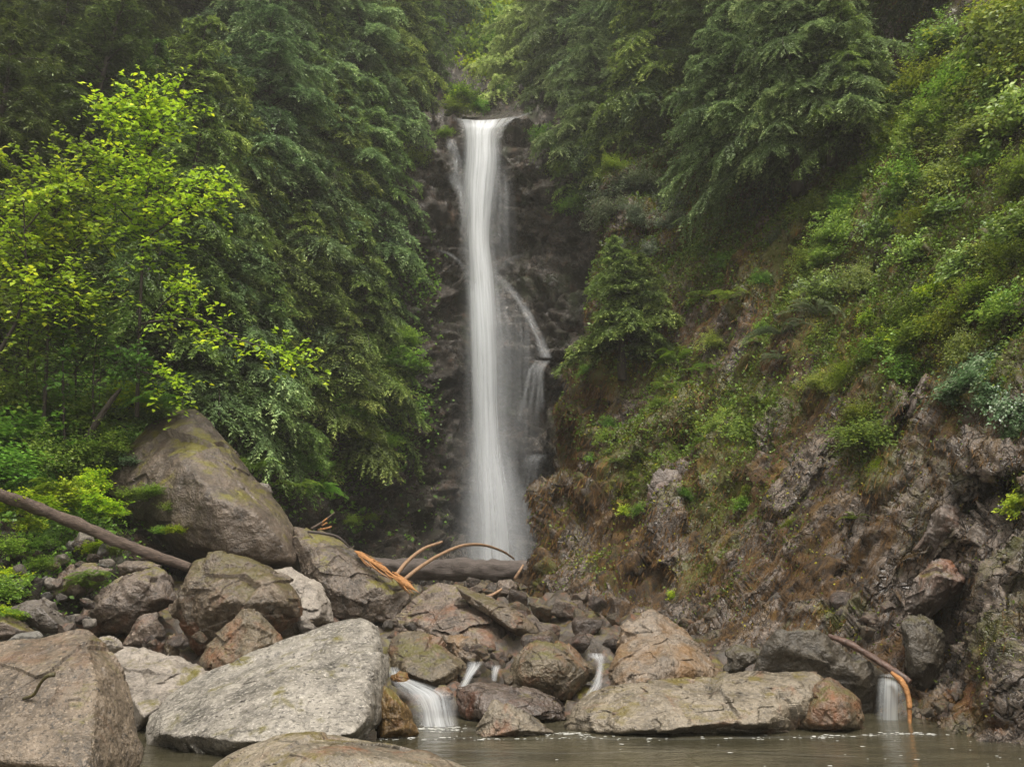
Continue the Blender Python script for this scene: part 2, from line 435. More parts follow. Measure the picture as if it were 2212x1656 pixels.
ROCKY = [([(1432, 1010), (1450, 1200)], 34, 1.0), ([(1800, 940), (1680, 1110)], 24, 1.0), ([(2110, 1080), (2200, 1560)], 130, .9), ([(2060, 1330), (2030, 1540)], 50, .6), ([(2212, 880), (2100, 980)], 60, .9), ([(1420, 900), (1400, 950)], 32, .8),
         ([(1290, 470), (1340, 420)], 40, .7), ([(1400, 470), (1480, 520)], 40, .7), ([(1650, 610), (1620, 640)], 24, .8), ([(1560, 830), (1480, 860)], 34, .7), ([(2120, 330), (2200, 260)], 26, .6), ([(1990, 800), (1960, 880)], 20, 1.0), ([(1640, 1110), (1560, 1190)], 30, .5), ([(1230, 1180), (1190, 1330)], 40, .35),
         ([(1690, 880), (1640, 960)], 16, .6), ([(2180, 480), (2120, 600)], 22, .5), ([(1480, 1340), (1900, 1340)], 40, .35), ([(1230, 750), (1210, 840)], 22, .8), ([(1900, 1080), (1820, 1200)], 26, .4)]
GREEN = [(2050, 250, 170, 1), (1900, 350, 150, 1), (1800, 470, 130, 1), (2150, 480, 120, 1), (1780, 620, 120, 1), (1970, 700, 150, 1), (2060, 620, 120, 1), (2150, 780, 90, .8), (1850, 780, 90, .9), (1560, 920, 80, 1), (1375, 1060, 50, 1.2),
         (1630, 870, 70, .8), (1450, 790, 80, .9), (1330, 770, 70, .9), (1640, 1080, 50, .6), (1560, 1260, 60, .5), (1260, 930, 50, .7), (1400, 950, 60, .8), (1880, 950, 80, .8), (1880, 1010, 60, .6), (1720, 520, 90, .6), (1530, 550, 90, .7), (1660, 650, 70, .7),
         (1740, 1180, 50, .4), (1500, 1080, 60, .4), (1800, 1340, 30, .8), (1850, 1300, 25, .7), (2140, 1400, 60, .4), (2190, 1060, 40, .6), (1230, 1150, 60, .3), (1300, 1200, 60, .3), (1450, 450, 120, .6), (1350, 600, 90, .6), (2200, 60, 200, 1), (2300, 500, 200, .8)]
def blobs(u, v, L, base=0.0):
    r = np.full(np.shape(u), base)
    for (a, b, s, w) in L: r = r + w * np.exp(-((u - a) ** 2 + (v - b) ** 2) / (s * s))
    return r
streakC = fbm(qs * np.array((1.5, 1.9, 1.9)), 5, 123).reshape(Uc.shape)      # long patches following the fall of the slope
rock_at = np.zeros(Uc.shape)
for pts, w, k in ROCKY: rock_at = np.maximum(rock_at, k * np.exp(-(seg_dist(Uc, Vc, pts) / w) ** 2))
green_at = np.clip(blobs(Uc, Vc, GREEN), 0, 1.2)
pad = lambda A: np.concatenate((np.repeat(A[:, :1], 6, 1), A), 1).ravel()
def soil_rock_mat(name, veg, pale, dark, green, streak, wet=.5, rocky=.5, sc=(1, 1, 1), basis=None):
    m, nt, bs, out = new_mat(name)
    tc = nt.nodes.new('ShaderNodeTexCoord'); v = tc.outputs['Object']
    if basis is not None:
        cx = []
        for e, s in zip(basis, sc):
            d = nt.nodes.new('ShaderNodeVectorMath'); d.operation = 'DOT_PRODUCT'; nt.links.new(v, d.inputs[0]); d.inputs[1].default_value = tuple(e * s); cx.append(d.outputs['Value'])
        cb = nt.nodes.new('ShaderNodeCombineXYZ')
        for k in range(3): nt.links.new(cx[k], cb.inputs[k])
        vs_ = cb.outputs[0]
    else:
        vs_ = v
    a = noise(nt, vs_, 1.3, 7, .7, .6); b = noise(nt, v, 5.5, 6, .7, .4); f = noise(nt, v, 28, 5, .75); st = noise(nt, vs_, 9, 6, .75, .3)
    c = mix(nt, ramp(nt, st, ((.42, 0.0), (.62, 1.0))), dark, veg)
    rk = mix(nt, ramp(nt, f, ((.38, 0.0), (.60, 1.0))), tuple(x * .25 for x in pale), pale)  # rock tone by fine noise; its pale spots also paint in wet glints
    ra = N(nt, 'ShaderNodeAttribute', attribute_name='rocky').outputs['Fac']; ga = N(nt, 'ShaderNodeAttribute', attribute_name='green').outputs['Fac']
    rm = ramp(nt, mth(nt, 'ADD', mth(nt, 'MULTIPLY', ra, .22), mth(nt, 'ADD', mth(nt, 'MULTIPLY', a, .7), mth(nt, 'MULTIPLY', b, .3))), ((.56 - .14 * rocky, 0.0), (.62 - .14 * rocky, 1.0)))
    wv = nt.nodes.new('ShaderNodeTexNoise'); wv.inputs['Scale'].default_value = 2.5; wv.inputs['Detail'].default_value = 5; nt.links.new(v, wv.inputs['Vector'])
    wm = nt.nodes.new('ShaderNodeVectorMath'); wm.operation = 'MULTIPLY_ADD'; nt.links.new(wv.outputs['Color'], wm.inputs[0]); wm.inputs[1].default_value = (.5, .5, .5); nt.links.new(vs_, wm.inputs[2])
    cks = []
    for sc_ in (2.2, 6.5):
        vo = nt.nodes.new('ShaderNodeTexVoronoi'); vo.feature = 'DISTANCE_TO_EDGE'; vo.inputs['Scale'].default_value = sc_; nt.links.new(wm.outputs[0], vo.inputs['Vector'])
        cks.append(ramp(nt, vo.outputs['Distance'], ((0.0, 1.0), (.05, 0.0))))
    ckk = mth(nt, 'MAXIMUM', cks[0], mth(nt, 'MULTIPLY', cks[1], .8))
    rk = mix(nt, ramp(nt, b, ((.48, 0.0), (.66, 1.0))), rk, tuple(min(1, x * 1.35) for x in pale))
    rk = mix(nt, mth(nt, 'MULTIPLY', ckk, .85), rk, tuple(x * .12 for x in pale))
    rs = N(nt, 'ShaderNodeAttribute', attribute_name='rust').outputs['Fac']
    rk = mix(nt, ramp(nt, mth(nt, 'ADD', mth(nt, 'MULTIPLY', rs, .3), b), ((.70, 0.0), (.82, 1.0))), rk, (.105, .046, .016))
    c = mix(nt, rm, c, rk)
    gm = ramp(nt, mth(nt, 'ADD', mth(nt, 'MULTIPLY', ga, .14), mth(nt, 'ADD', mth(nt, 'MULTIPLY', noise(nt, vs_, .9, 6, .7, .5), .8), mth(nt, 'MULTIPLY', f, .2))), ((.53, 0.0), (.61, 1.0)))
    c = mix(nt, mth(nt, 'MULTIPLY', gm, .85), c, mix(nt, f, tuple(x * .4 for x in green), green))
    om = ramp(nt, noise(nt, vs_, 2.1, 6, .75, .3), ((.54, 0.0), (.66, 1.0)))
    c = mix(nt, mth(nt, 'MULTIPLY', om, .75), c, streak)
    nt.links.new(c, bs.inputs['Base Color'])
    nt.links.new(ramp(nt, rm, ((0.0, .9), (1.0, 1 - wet))), bs.inputs['Roughness'])
    b1 = bump(nt, bs, b, .7, .12); b2 = bump(nt, bs, st, .6, .05, b1); b3 = bump(nt, bs, f, .7, .03, b2); bump(nt, bs, mth(nt, 'SUBTRACT', 1.0, mth(nt, 'MULTIPLY', ckk, rm)), .8, .06, b3)
    return m

cliff_rock = soil_rock_mat('wet_dark_rock', (.024, .016, .007), (.072, .056, .040), (.007, .005, .003), (.030, .040, .007), (.066, .032, .014), wet=.74, rocky=.55)
slope_rock = soil_rock_mat('mossy_brown_slope', (.098, .050, .011), (.170, .134, .106), (.013, .007, .003), (.095, .100, .007), (.145, .078, .008), wet=.80, rocky=.46, sc=(.32, 1, 1), basis=(e1, e2, e3))
GA2 = GA.reshape(-1, 3)
tag(obj('cliff', mesh_np('cliff', GA2, grid_faces(*Ug.shape), [cliff_rock], smooth=False)), kind='structure')
hm = mesh_np('hill', GCf.reshape(-1, 3), grid_faces(*GCf.shape[:2]), [slope_rock], smooth=False)
rust_at = np.clip(blobs(Uc, Vc, [(2080, 1500, 70, 1), (1940, 1400, 50, 1), (2150, 1560, 60, .8), (1960, 1480, 40, .8), (1570, 1290, 60, .5), (1900, 1330, 40, .5)]), 0, 1)
for nm, A in (('rocky', rock_at), ('green', green_at), ('rust', rust_at)):
    at = hm.attributes.new(nm, 'FLOAT', 'POINT'); at.data.foreach_set('value', pad(A).astype(np.float32))
tag(obj('hill', hm), kind='structure')

# the ravine floor
def floor_z(x, y):
    z = np.interp(y, [-5, 6.4, 7.6, 8.6, 10, 12, 16, 20, 30], [-.9, -.6, -.25, .1, .45, .8, .85, 1.0, 1.2])
    return z + .12 * np.clip((-x - 2.0) * .8, 0, 4) * np.clip((y - 6.5) / 3, 0, 1)
xs = np.concatenate((np.arange(-24, -6, 1.0), np.arange(-6, 6, .07), np.arange(6, 16, .6))); ys = np.concatenate((np.arange(-6, 5, 1.0), np.arange(5, 22, .08), np.arange(22, 30, 1.0)))
Xg, Yg = np.meshgrid(xs, ys)
Z = floor_z(Xg, Yg)
q = np.stack((Xg, Yg, Z), -1).reshape(-1, 3)
Z = Z + (.13 * facets(q * 2.4, 71) + .08 * facets(q * 6, 81) + .10 * fbm(q * 1.0, 4, 82)).reshape(Z.shape)
gravel_mat = rock_mat('wet_gravel_bed', (.030, .022, .015), (.085, .068, .052), moss=.25, rust=.2, cracks=.2, scale=2.2, rough=.5)
G = np.stack((Xg, Yg, Z), -1)
F = grid_faces(*Xg.shape)[:, ::-1]
tag(obj('ground', mesh_np('ground', G.reshape(-1, 3), F, [gravel_mat], smooth=False)), kind='structure')
# far ground that reaches the horizon below everything
tag(obj('terrain', mesh_np('terrain', [(-300, -300, -1.6), (300, -300, -1.6), (300, 300, -1.6), (-300, 300, -1.6)], [(0, 1, 2, 3)], [gravel_mat])), kind='structure')

# ---------------------------------------------------------------- pool
m, nt, bs, out = new_mat('pool_water')
v = coords(nt, (1.0, 3.4, 1.0), rnd=False)
mur = noise(nt, coords(nt, (.5, 1.6, 1), rnd=False), 1.6, 4, .6, .5)
nt.links.new(ramp(nt, mur, ((.3, (.026, .024, .014)), (.7, (.070, .062, .038)))), bs.inputs['Base Color'])
bs.inputs['Roughness'].default_value = .13; bs.inputs['IOR'].default_value = 1.33; bs.inputs['Specular IOR Level'].default_value = .75
b1 = bump(nt, bs, noise(nt, v, 3.5, 3, .5, .4), .35, .03); bump(nt, bs, noise(nt, v, 13, 3, .5, .6), .25, .01, b1)
pool_mat = m
xs = np.linspace(-9, 7, 60); ys = np.linspace(-8, 9.4, 60)
Xg, Yg = np.meshgrid(xs, ys)
G = np.stack((Xg, Yg, 0 * Xg), -1).reshape(-1, 3)
tag(obj('water', mesh_np('water', G, grid_faces(*Xg.shape)[:, ::-1], [pool_mat])), kind='structure')
# ---------------------------------------------------------------- boulders
_ico = {}
def ico(sub):
    if sub not in _ico:
        bm = bmesh.new(); bmesh.ops.create_icosphere(bm, subdivisions=sub, radius=1)
        _ico[sub] = (np.array([v.co[:] for v in bm.verts]), np.array([[v.index for v in f.verts] for f in bm.faces])); bm.free()
    return _ico[sub]

def hull_planes(pts):
    bm = bmesh.new()
    for p in pts: bm.verts.new([float(x) for x in p])
    r = bmesh.ops.convex_hull(bm, input=bm.verts)
    bm.normal_update()
    out = [(np.array(f.normal[:]), float(f.normal.dot(f.verts[0].co))) for f in bm.faces if f.calc_area() > 1e-9]
    bm.free(); return out

def boulder_mesh(name, pts, mat, sub=6, p=26, amp=1.0, seed=0, strata=None):
    """an angular stone: the rounded convex hull of the points, chipped and weathered"""
    pts = np.asarray(pts, float)
    c = (pts.min(0) + pts.max(0)) / 2 * .5 + pts.mean(0) * .5
    q = pts - c; size = np.ptp(q, axis=0); s = float(np.cbrt(np.prod(size)))
    pl = hull_planes(q)
    if p >= 24: p = p * 1.9
    D, F = ico(sub)
    d = nrm(D * size)
    inv = np.zeros(len(d))
    for n, h in pl:
        if h < 0: n, h = -n, -h
        if h < 1e-4: continue
        t = np.maximum(d @ n, 0) / h
        inv += t ** p
    r = inv ** (-1.0 / p)
    V = d * r[:, None]
    w = (V + c) if strata is None else (V + c)
    k = s
    disp = (.055 * facets(w * 2.4 / k + seed, 5 + seed) + .024 * facets(w * 6.0 / k + seed, 7 + seed) + .026 * fbm(w * 1.6 / k + seed, 3, seed) + .014 * fbm(w * 9 / k, 4, seed + 5) + .006 * fbm(w * 28 / k, 3, seed + 6)) * k * amp
    V = V + nrm(V) * disp[:, None]
    V = V + c
    V, base = recentre(V)
    Fq = np.asarray(F)
    return mesh_np(name, V, Fq, [mat], smooth=True), base

def stone(label, outline, Y, mat, thick=None, front=None, lean=0.0, sub=6, p=26, amp=1.0, seed=0, group=None, name='boulder', cat='boulder', dYs=None, shrink=.55):
    """outline: picture points around the stone at depth Y (the rim); front: nearer ridge points (u, v, metres nearer);
    lean: how much farther the top of the rim lies than the bottom, in metres"""
    r_ = random.Random(seed * 7 + 1)
    dd_ = np.array([(q[2] if len(q) > 2 else 0) for q in outline], float); o = np.array([q[:2] for q in outline], float)
    vmin, vmax = o[:, 1].min(), o[:, 1].max()
    w = (o[:, 0].max() - o[:, 0].min()) / FPX * Y
    th = thick if thick is not None else .8 * w
    rimY = Y + lean * ((vmax - o[:, 1]) / (vmax - vmin) - .5) + dd_
    pts = [P(u, v, y) for (u, v), y in zip(o, rimY)]
    cu, cv = o.mean(0)
    if front is None:
        for (u, v), y in zip(o, rimY):
            k = shrink + r_.uniform(-.12, .12)
            pts.append(P(cu + (u - cu) * k, cv + (v - cv) * k + .05 * (vmax - vmin), y - th * r_.uniform(.28, .42)))
    else:
        for u, v, dn in front: pts.append(P(u, v, Y + lean * ((vmax - v) / (vmax - vmin) - .5) - dn))
    for (u, v), y in zip(o, rimY):
        k = .72 + r_.uniform(-.1, .1)
        pts.append(P(cu + (u - cu) * k, cv + (v - cv) * k, y + th * r_.uniform(.45, .6)))
    me, base = boulder_mesh(name, pts, mat, sub, p, amp, seed)
    ob = obj(name, me, loc=base)
    return tag(ob, label, cat, group)

M_brown = rock_mat('brown_speckled_stone', (.105, .078, .052), (.185, .148, .110), moss=.12, rust=.22, cracks=.3, speck=.85, rustcol=(.13, .065, .028))
M_grey = rock_mat('pale_grey_stone', (.150, .140, .126), (.340, .325, .300), moss=.06, rust=0, cracks=.4, speck=.8, rough=.42)
M_pale = rock_mat('pale_grey_brown_stone', (.19, .165, .145), (.34, .31, .28), moss=.1, cracks=.45, speck=.45, rough=.5)
M_mossy = rock_mat('mossy_brown_stone', (.074, .052, .030), (.145, .112, .078), moss=.5, rust=.15, cracks=.3, speck=.7, mosscol=(.065, .050, .010))
M_huge = rock_mat('weathered_brown_stone', (.070, .050, .036), (.150, .118, .092), moss=.42, cracks=.3, speck=.6, mosscol=(.12, .105, .012), scale=.8)
M_mauve = rock_mat('grey_brown_stone', (.098, .072, .056), (.185, .148, .122), moss=.28, rust=.12, cracks=.3, speck=.65, rough=.5)
M_olive = rock_mat('olive_brown_stone', (.085, .068, .040), (.140, .112, .072), moss=.3, rust=.25, cracks=.25, speck=.6, mosscol=(.075, .065, .012))
M_wet = rock_mat('wet_brown_stone', (.058, .042, .034), (.110, .086, .074), moss=.1, rust=.15, cracks=.3, rough=.25, rustcol=(.11, .04, .02))
M_orange = rock_mat('orange_stained_stone', (.135, .105, .075), (.225, .190, .155), moss=.08, rust=.5, cracks=.25, speck=.8, rustcol=(.15, .078, .022))
M_amber = rock_mat('amber_algae_stone', (.13, .075, .018), (.19, .115, .03), moss=.4, rust=.5, cracks=.2, rough=.4)
M_tanlow = rock_mat('tan_lichen_stone', (.155, .128, .088), (.245, .215, .170), moss=.30, rust=.2, cracks=.55, speck=.6, mosscol=(.11, .085, .018))
M_dark = rock_mat('dark_mossy_stone', (.040, .033, .024), (.080, .068, .050), moss=.42, cracks=.3, speck=.4, mosscol=(.05, .042, .010))
M_violet = rock_mat('dark_grey_stone', (.060, .050, .044), (.120, .104, .092), cracks=.4, speck=.35, rough=.38)
M_blue = rock_mat('cool_grey_stone', (.10, .098, .092), (.185, .182, .172), cracks=.3, speck=.3, rough=.5)
M_pink = rock_mat('brown_grey_outcrop', (.075, .055, .042), (.175, .145, .130), moss=.28, rust=.3, cracks=.5, speck=.6, rough=.36, mosscol=(.09, .07, .01))

S = stone
S('large brown speckled boulder at the pool edge with a mossy twig across its face', [(-130, 1410), (0, 1401), (37, 1396), (102, 1374), (146, 1358), (190, 1356), (222, 1378), (250, 1403), (273, 1440), (287, 1485), (295, 1535), (307, 1600), (290, 1700), (100, 1760), (-150, 1740)],
  5.7, M_brown, 1.0, front=[(-120, 1480, .3), (60, 1440, .30), (195, 1420, .34), (215, 1480, .42), (205, 1560, .52), (190, 1660, .62), (0, 1560, .55), (-120, 1640, .6)], lean=.5, sub=7, p=30, amp=.42, seed=12)
S('broad pale grey slab boulder sloping down to the pool', [(312, 1620), (318, 1560), (350, 1505), (405, 1468), (470, 1450), (530, 1440), (600, 1400), (650, 1365), (700, 1346), (770, 1328), (795, 1332), (818, 1352), (836, 1390), (839, 1440), (836, 1500), (824, 1560), (790, 1600), (600, 1640), (400, 1660)],
  7.3, M_grey, 1.1, front=[(340, 1580, .35), (420, 1530, .30), (520, 1600, .75), (760, 1590, .75), (800, 1560, .62), (812, 1400, .32), (700, 1400, .28), (600, 1480, .42)], lean=1.3, sub=7, p=46, amp=.55, seed=2)
S('low rounded speckled boulder cut off by the bottom of the view', [(380, 1700), (430, 1650), (480, 1618), (540, 1592), (600, 1575), (700, 1573), (800, 1590), (890, 1606), (980, 1628), (1060, 1662), (1140, 1760), (360, 1760)],
  4.9, M_tanlow, 1.1, lean=.2, sub=7, p=14, amp=.5, seed=3)
S('cracked pale slab wedged between the brown boulder and the grey slab', [(225, 1392), (258, 1400), (319, 1398), (340, 1425), (375, 1432), (434, 1436), (445, 1470), (400, 1490), (345, 1530), (318, 1590), (290, 1600), (260, 1480)],
  7.9, M_pale, .9, lean=.8, sub=6, p=30, seed=4)
S('small tan stone on top of the cracked pale slab', [(208, 1384), (214, 1374), (240, 1372), (262, 1384), (270, 1400), (240, 1412), (212, 1404)], 7.75, M_pale, .3, sub=5, seed=5, name='stone', cat='stone')
S('brown triangular stone leaning beside the pale grey slab', [(432, 1425), (446, 1394), (490, 1352), (525, 1322), (543, 1316), (558, 1322), (590, 1358), (610, 1385), (577, 1412), (526, 1448), (441, 1458)],
  8.3, M_olive, .7, front=[(470, 1400, .12), (536, 1330, .05), (560, 1400, .3), (480, 1440, .25)], sub=6, p=36, seed=6)
S('big mossy boulder with a dark hollow under its overhang', [(372, 1312), (385, 1285), (400, 1255), (417, 1213), (441, 1202), (502, 1202), (577, 1226), (627, 1255), (655, 1290), (659, 1355), (612, 1390), (500, 1440), (450, 1430), (405, 1372)],
  9.2, M_mossy, 1.4, front=[(410, 1285, .30), (440, 1225, .05), (520, 1260, .42), (600, 1262, .35), (635, 1305, .35), (620, 1360, .25), (480, 1300, .55), (500, 1390, .2), (420, 1340, .35)], sub=7, p=34, amp=1.0, seed=7)
S('brown split boulder just beside the mossy overhanging boulder', [(166, 1345), (190, 1315), (203, 1291), (225, 1270), (248, 1254), (300, 1232), (339, 1219), (362, 1236), (378, 1264), (384, 1300), (330, 1318), (300, 1345), (262, 1380), (200, 1376)],
  9.5, M_mauve, 1.1, front=[(215, 1310, .25), (250, 1262, .18), (310, 1250, .25), (350, 1290, .25), (270, 1340, .2), (335, 1230, .05)], sub=6, p=34, seed=8)
S('upright brown stone deep in the dark hollow', [(262, 1395), (280, 1362), (298, 1330), (340, 1320), (357, 1366), (352, 1422), (300, 1410)], 9.0, M_mauve, .35, sub=5, seed=9, name='stone', cat='stone')
S('narrow grey stone standing in the dark hollow', [(356, 1400), (364, 1368), (378, 1366), (389, 1400), (388, 1440), (358, 1440)], 8.9, M_olive, .2, sub=5, seed=10, name='stone', cat='stone')
S('huge angular weathered boulder with yellow moss on its crest', [(225, 1046), (272, 1012), (300, 985), (330, 950), (316, 930), (350, 906), (395, 899), (419, 893), (447, 918), (485, 966), (525, 1004), (583, 1068), (622, 1115), (644, 1160), (651, 1200), (648, 1240, .35), (560, 1240, .55), (419, 1230, .9), (330, 1200, 1.1), (260, 1110, .9)],
  12.3, M_huge, 2.1, front=[(285, 1005, .35), (335, 980, .6), (385, 992, .95), (425, 1030, 1.2), (452, 1075, 1.25), (510, 1092, 1.2), (560, 1115, 1.05), (605, 1165, .8), (635, 1215, .45), (500, 1200, .75), (420, 1180, .55), (415, 905, .0)], lean=1.3, sub=7, p=60, amp=.55, seed=83)
S('long slab streaked with yellow moss behind the orange wood', [(628, 1132), (660, 1138), (700, 1152), (745, 1182), (772, 1212), (830, 1240), (875, 1262), (895, 1285), (880, 1325), (850, 1345), (790, 1348), (730, 1340), (690, 1300), (650, 1240)],
  11.4, M_huge, 1.2, front=[(660, 1170, .2), (740, 1215, .35), (820, 1270, .45), (760, 1300, .35), (700, 1260, .3)], lean=.9, sub=7, p=34, seed=12)
S('pale grey block between the mossy overhanging boulder and the moss-streaked slab', [(575, 1228), (640, 1232), (690, 1262), (716, 1300), (720, 1345), (655, 1362), (600, 1340)], 10.2, M_pale, .8, lean=.5, sub=6, p=38, seed=13)
S('large grey-brown rock mound in the middle of the stream bed', [(850, 1345), (868, 1315), (885, 1296), (925, 1272), (952, 1256), (978, 1260), (1037, 1287), (1080, 1305), (1125, 1338), (1120, 1375), (1095, 1420), (1030, 1440), (969, 1400), (858, 1372)],
  10.7, M_mauve, 1.3, front=[(885, 1330, .3), (950, 1290, .25), (1000, 1330, .5), (1060, 1350, .42), (1040, 1410, .6), (940, 1370, .5)], lean=.9, sub=7, p=30, amp=1.2, seed=14)
S('moss-edged wedge lying along the grey-brown mound', [(985, 1266), (1030, 1282), (1075, 1292), (1125, 1318), (1160, 1352), (1165, 1372), (1120, 1372), (1060, 1330), (1010, 1300)], 10.3, M_mossy, .5, lean=.3, sub=6, p=24, amp=1.3, seed=15)
S('flat-topped grey boulder above the small cascade', [(836, 1405), (850, 1380), (870, 1366), (908, 1364), (949, 1376), (975, 1408), (1008, 1434), (1004, 1464), (980, 1490), (942, 1492), (895, 1476), (850, 1450)],
  8.9, M_olive, .8, front=[(860, 1392, .1), (950, 1396, .22), (985, 1440, .25), (930, 1470, .3), (880, 1450, .28)], lean=.4, sub=6, p=34, seed=16)
S('rust-stained wedge leaning on the grey-brown mound', [(955, 1374), (1017, 1372), (1052, 1410), (1046, 1440), (1007, 1448), (969, 1420)], 9.6, M_orange, .5, sub=6, seed=17)
S('rounded olive-brown boulder between the two thin cascades', [(1088, 1470), (1092, 1430), (1129, 1380), (1160, 1374), (1210, 1382), (1251, 1402), (1294, 1442), (1284, 1470), (1240, 1520), (1150, 1510), (1100, 1490)],
  8.7, M_olive, .9, front=[(1130, 1410, .3), (1190, 1410, .38), (1250, 1440, .3), (1200, 1480, .32), (1120, 1470, .25)], lean=.3, sub=7, p=16, seed=18)
S('wet reddish boulder low in the stream below the olive one', [(976, 1500), (990, 1480), (1020, 1470), (1064, 1470), (1110, 1476), (1166, 1490), (1217, 1511), (1236, 1530), (1226, 1562), (1132, 1570), (1044, 1566), (986, 1552)],
  8.0, M_wet, .7, lean=.2, sub=6, p=18, seed=19)
S('small triangular stone standing in the water at the pool edge', [(1026, 1582), (1045, 1550), (1066, 1514), (1085, 1516), (1149, 1545), (1200, 1582), (1132, 1600), (1047, 1600)], 7.25, M_tanlow, .5, front=[(1075, 1540, .1), (1120, 1575, .2), (1050, 1590, .15)], sub=6, p=36, seed=20, name='stone', cat='stone')
S('amber stained wedge at the foot of the pale grey slab', [(812, 1500), (830, 1480), (848, 1490), (882, 1535), (908, 1585), (880, 1600), (815, 1600)], 7.15, M_amber, .4, sub=6, p=30, seed=21)
S('small yellowish stone inside the cascade', [(842, 1462), (858, 1448), (880, 1452), (890, 1474), (872, 1486), (848, 1482)], 8.35, M_amber, .25, sub=5, p=12, seed=22, name='stone', cat='stone')
S('small round stone at the lip of the cascade', [(930, 1496), (942, 1482), (965, 1480), (982, 1494), (978, 1512), (940, 1514)], 8.15, M_mauve, .25, sub=5, p=12, seed=23, name='stone', cat='stone')
S('tall orange-stained pyramid boulder with a pale peak', [(1300, 1490), (1306, 1440), (1322, 1398), (1350, 1352), (1390, 1318), (1405, 1309), (1422, 1315), (1448, 1332), (1482, 1358), (1512, 1388), (1532, 1422), (1566, 1452), (1560, 1490), (1400, 1500)],
  9.0, M_orange, 1.1, front=[(1345, 1440, .35), (1400, 1370, .22), (1440, 1420, .45), (1500, 1440, .35), (1380, 1480, .45)], lean=.7, sub=7, p=34, seed=24)
S('long low tan boulder lying along the pool edge', [(1216, 1580), (1235, 1530), (1275, 1496), (1320, 1480), (1380, 1474), (1440, 1477), (1500, 1470), (1560, 1464), (1640, 1454), (1700, 1449), (1772, 1449), (1795, 1470), (1770, 1500), (1740, 1525), (1725, 1580), (1600, 1590), (1400, 1595)],
  7.6, M_tanlow, .9, front=[(1260, 1540, .2), (1340, 1500, .22), (1440, 1540, .42), (1560, 1500, .3), (1700, 1480, .22), (1640, 1560, .45), (1400, 1580, .45)], lean=.35, sub=7, p=26, amp=1.1, seed=25)
S('brown rounded end stone of the long tan boulder', [(1700, 1580), (1712, 1535), (1740, 1500), (1785, 1458), (1840, 1488), (1866, 1520), (1868, 1575), (1800, 1585)], 7.55, M_olive, .7, sub=6, p=20, seed=26)
S('dark shaded boulder under the reddish log', [(1632, 1480), (1645, 1405), (1680, 1362), (1735, 1356), (1775, 1360), (1806, 1382), (1865, 1420), (1905, 1450), (1912, 1500), (1890, 1575), (1800, 1570)],
  8.3, M_dark, .9, front=[(1690, 1400, .12), (1780, 1400, .15), (1850, 1460, .2), (1760, 1500, .1)], lean=-.3, sub=6, p=30, seed=27)
S('small stone with a pale cap beside the dark gap', [(1562, 1455), (1568, 1408), (1592, 1391), (1640, 1398), (1652, 1416), (1630, 1425), (1600, 1420), (1585, 1462)], 8.9, M_dark, .4, sub=5, seed=28, name='stone', cat='stone')
S('dark grey angular rock above the big brown boulder', [(14, 1312), (40, 1300), (68, 1297), (90, 1294), (118, 1325), (160, 1352), (140, 1366), (95, 1366), (50, 1340)], 8.2, M_violet, .6, sub=6, p=40, seed=29)
S('brown slab sloping beside the dark grey rock', [(-60, 1325), (10, 1325), (45, 1345), (78, 1366), (40, 1376), (-60, 1385)], 7.9, M_mauve, .5, sub=5, p=36, seed=30)
S('small cool grey stone resting against the brown boulder', [(14, 1385), (37, 1366), (85, 1361), (97, 1374), (70, 1396), (20, 1402)], 7.3, M_blue, .3, sub=5, p=30, seed=31, name='stone', cat='stone')
S('mossy grey rock half hidden among bright ferns', [(112, 1290), (119, 1250), (146, 1222), (200, 1214), (250, 1228), (215, 1270), (160, 1300)], 9.9, M_mauve, .6, sub=6, seed=32)
S('rounded cool grey stone under the leaning log', [(138, 1180), (150, 1166), (172, 1166), (184, 1180), (172, 1194), (146, 1194)], 10.6, M_blue, .25, sub=5, p=12, seed=33, name='stone', cat='stone')
S('flat grey stone where the leaning log ends', [(250, 1222), (275, 1210), (330, 1212), (350, 1222), (330, 1236), (262, 1240)], 10.0, M_mauve, .3, sub=5, seed=34, name='stone', cat='stone')
S('dark mossy boulder below the upper end of the leaning log', [(-60, 1150), (0, 1140), (35, 1146), (62, 1180), (70, 1215), (20, 1225), (-60, 1220)], 10.2, M_dark, .8, sub=6, p=18, seed=35)
S('pale green stone at the foot of the brown slope', [(1096, 1300), (1105, 1290), (1135, 1288), (1148, 1300), (1140, 1322), (1108, 1322)], 11.6, M_blue, .3, sub=5, p=16, seed=36, name='stone', cat='stone')
S('brown stone under the end of the crossing log', [(1068, 1275), (1078, 1254), (1105, 1250), (1118, 1266), (1108, 1290), (1074, 1290)], 12.2, M_mauve, .35, sub=5, seed=37, name='stone', cat='stone')
S('rounded brown stone glimpsed under the crossing log', [(985, 1268), (1000, 1258), (1040, 1258), (1062, 1266), (1050, 1284), (1000, 1282)], 13.6, M_olive, .35, sub=5, p=14, seed=38, name='stone', cat='stone')
S('squared block jutting from the slope below the dark crevice', [(1995, 1160), (2010, 1110), (2030, 1082), (2062, 1086), (2095, 1118), (2105, 1140), (2060, 1190), (2015, 1205)], 9.0, M_pink, .6, front=[(2035, 1110, .25), (2085, 1135, .22), (2030, 1160, .2)], sub=6, p=40, seed=39)
S('pale-topped block above the dark recess in the slope', [(1950, 1320), (1975, 1245), (2030, 1200), (2062, 1205), (2096, 1235), (2092, 1270), (2068, 1296), (2010, 1330)], 8.6, M_pink, .6, front=[(2020, 1240, .28), (2075, 1255, .25), (2000, 1300, .22)], sub=6, p=38, seed=40)
S('tall dark slab standing inside the recess', [(1942, 1345), (1960, 1320), (2000, 1330), (2040, 1370), (2040, 1440), (2000, 1500), (1960, 1470)], 8.35, M_dark, .4, sub=6, p=24, seed=41)
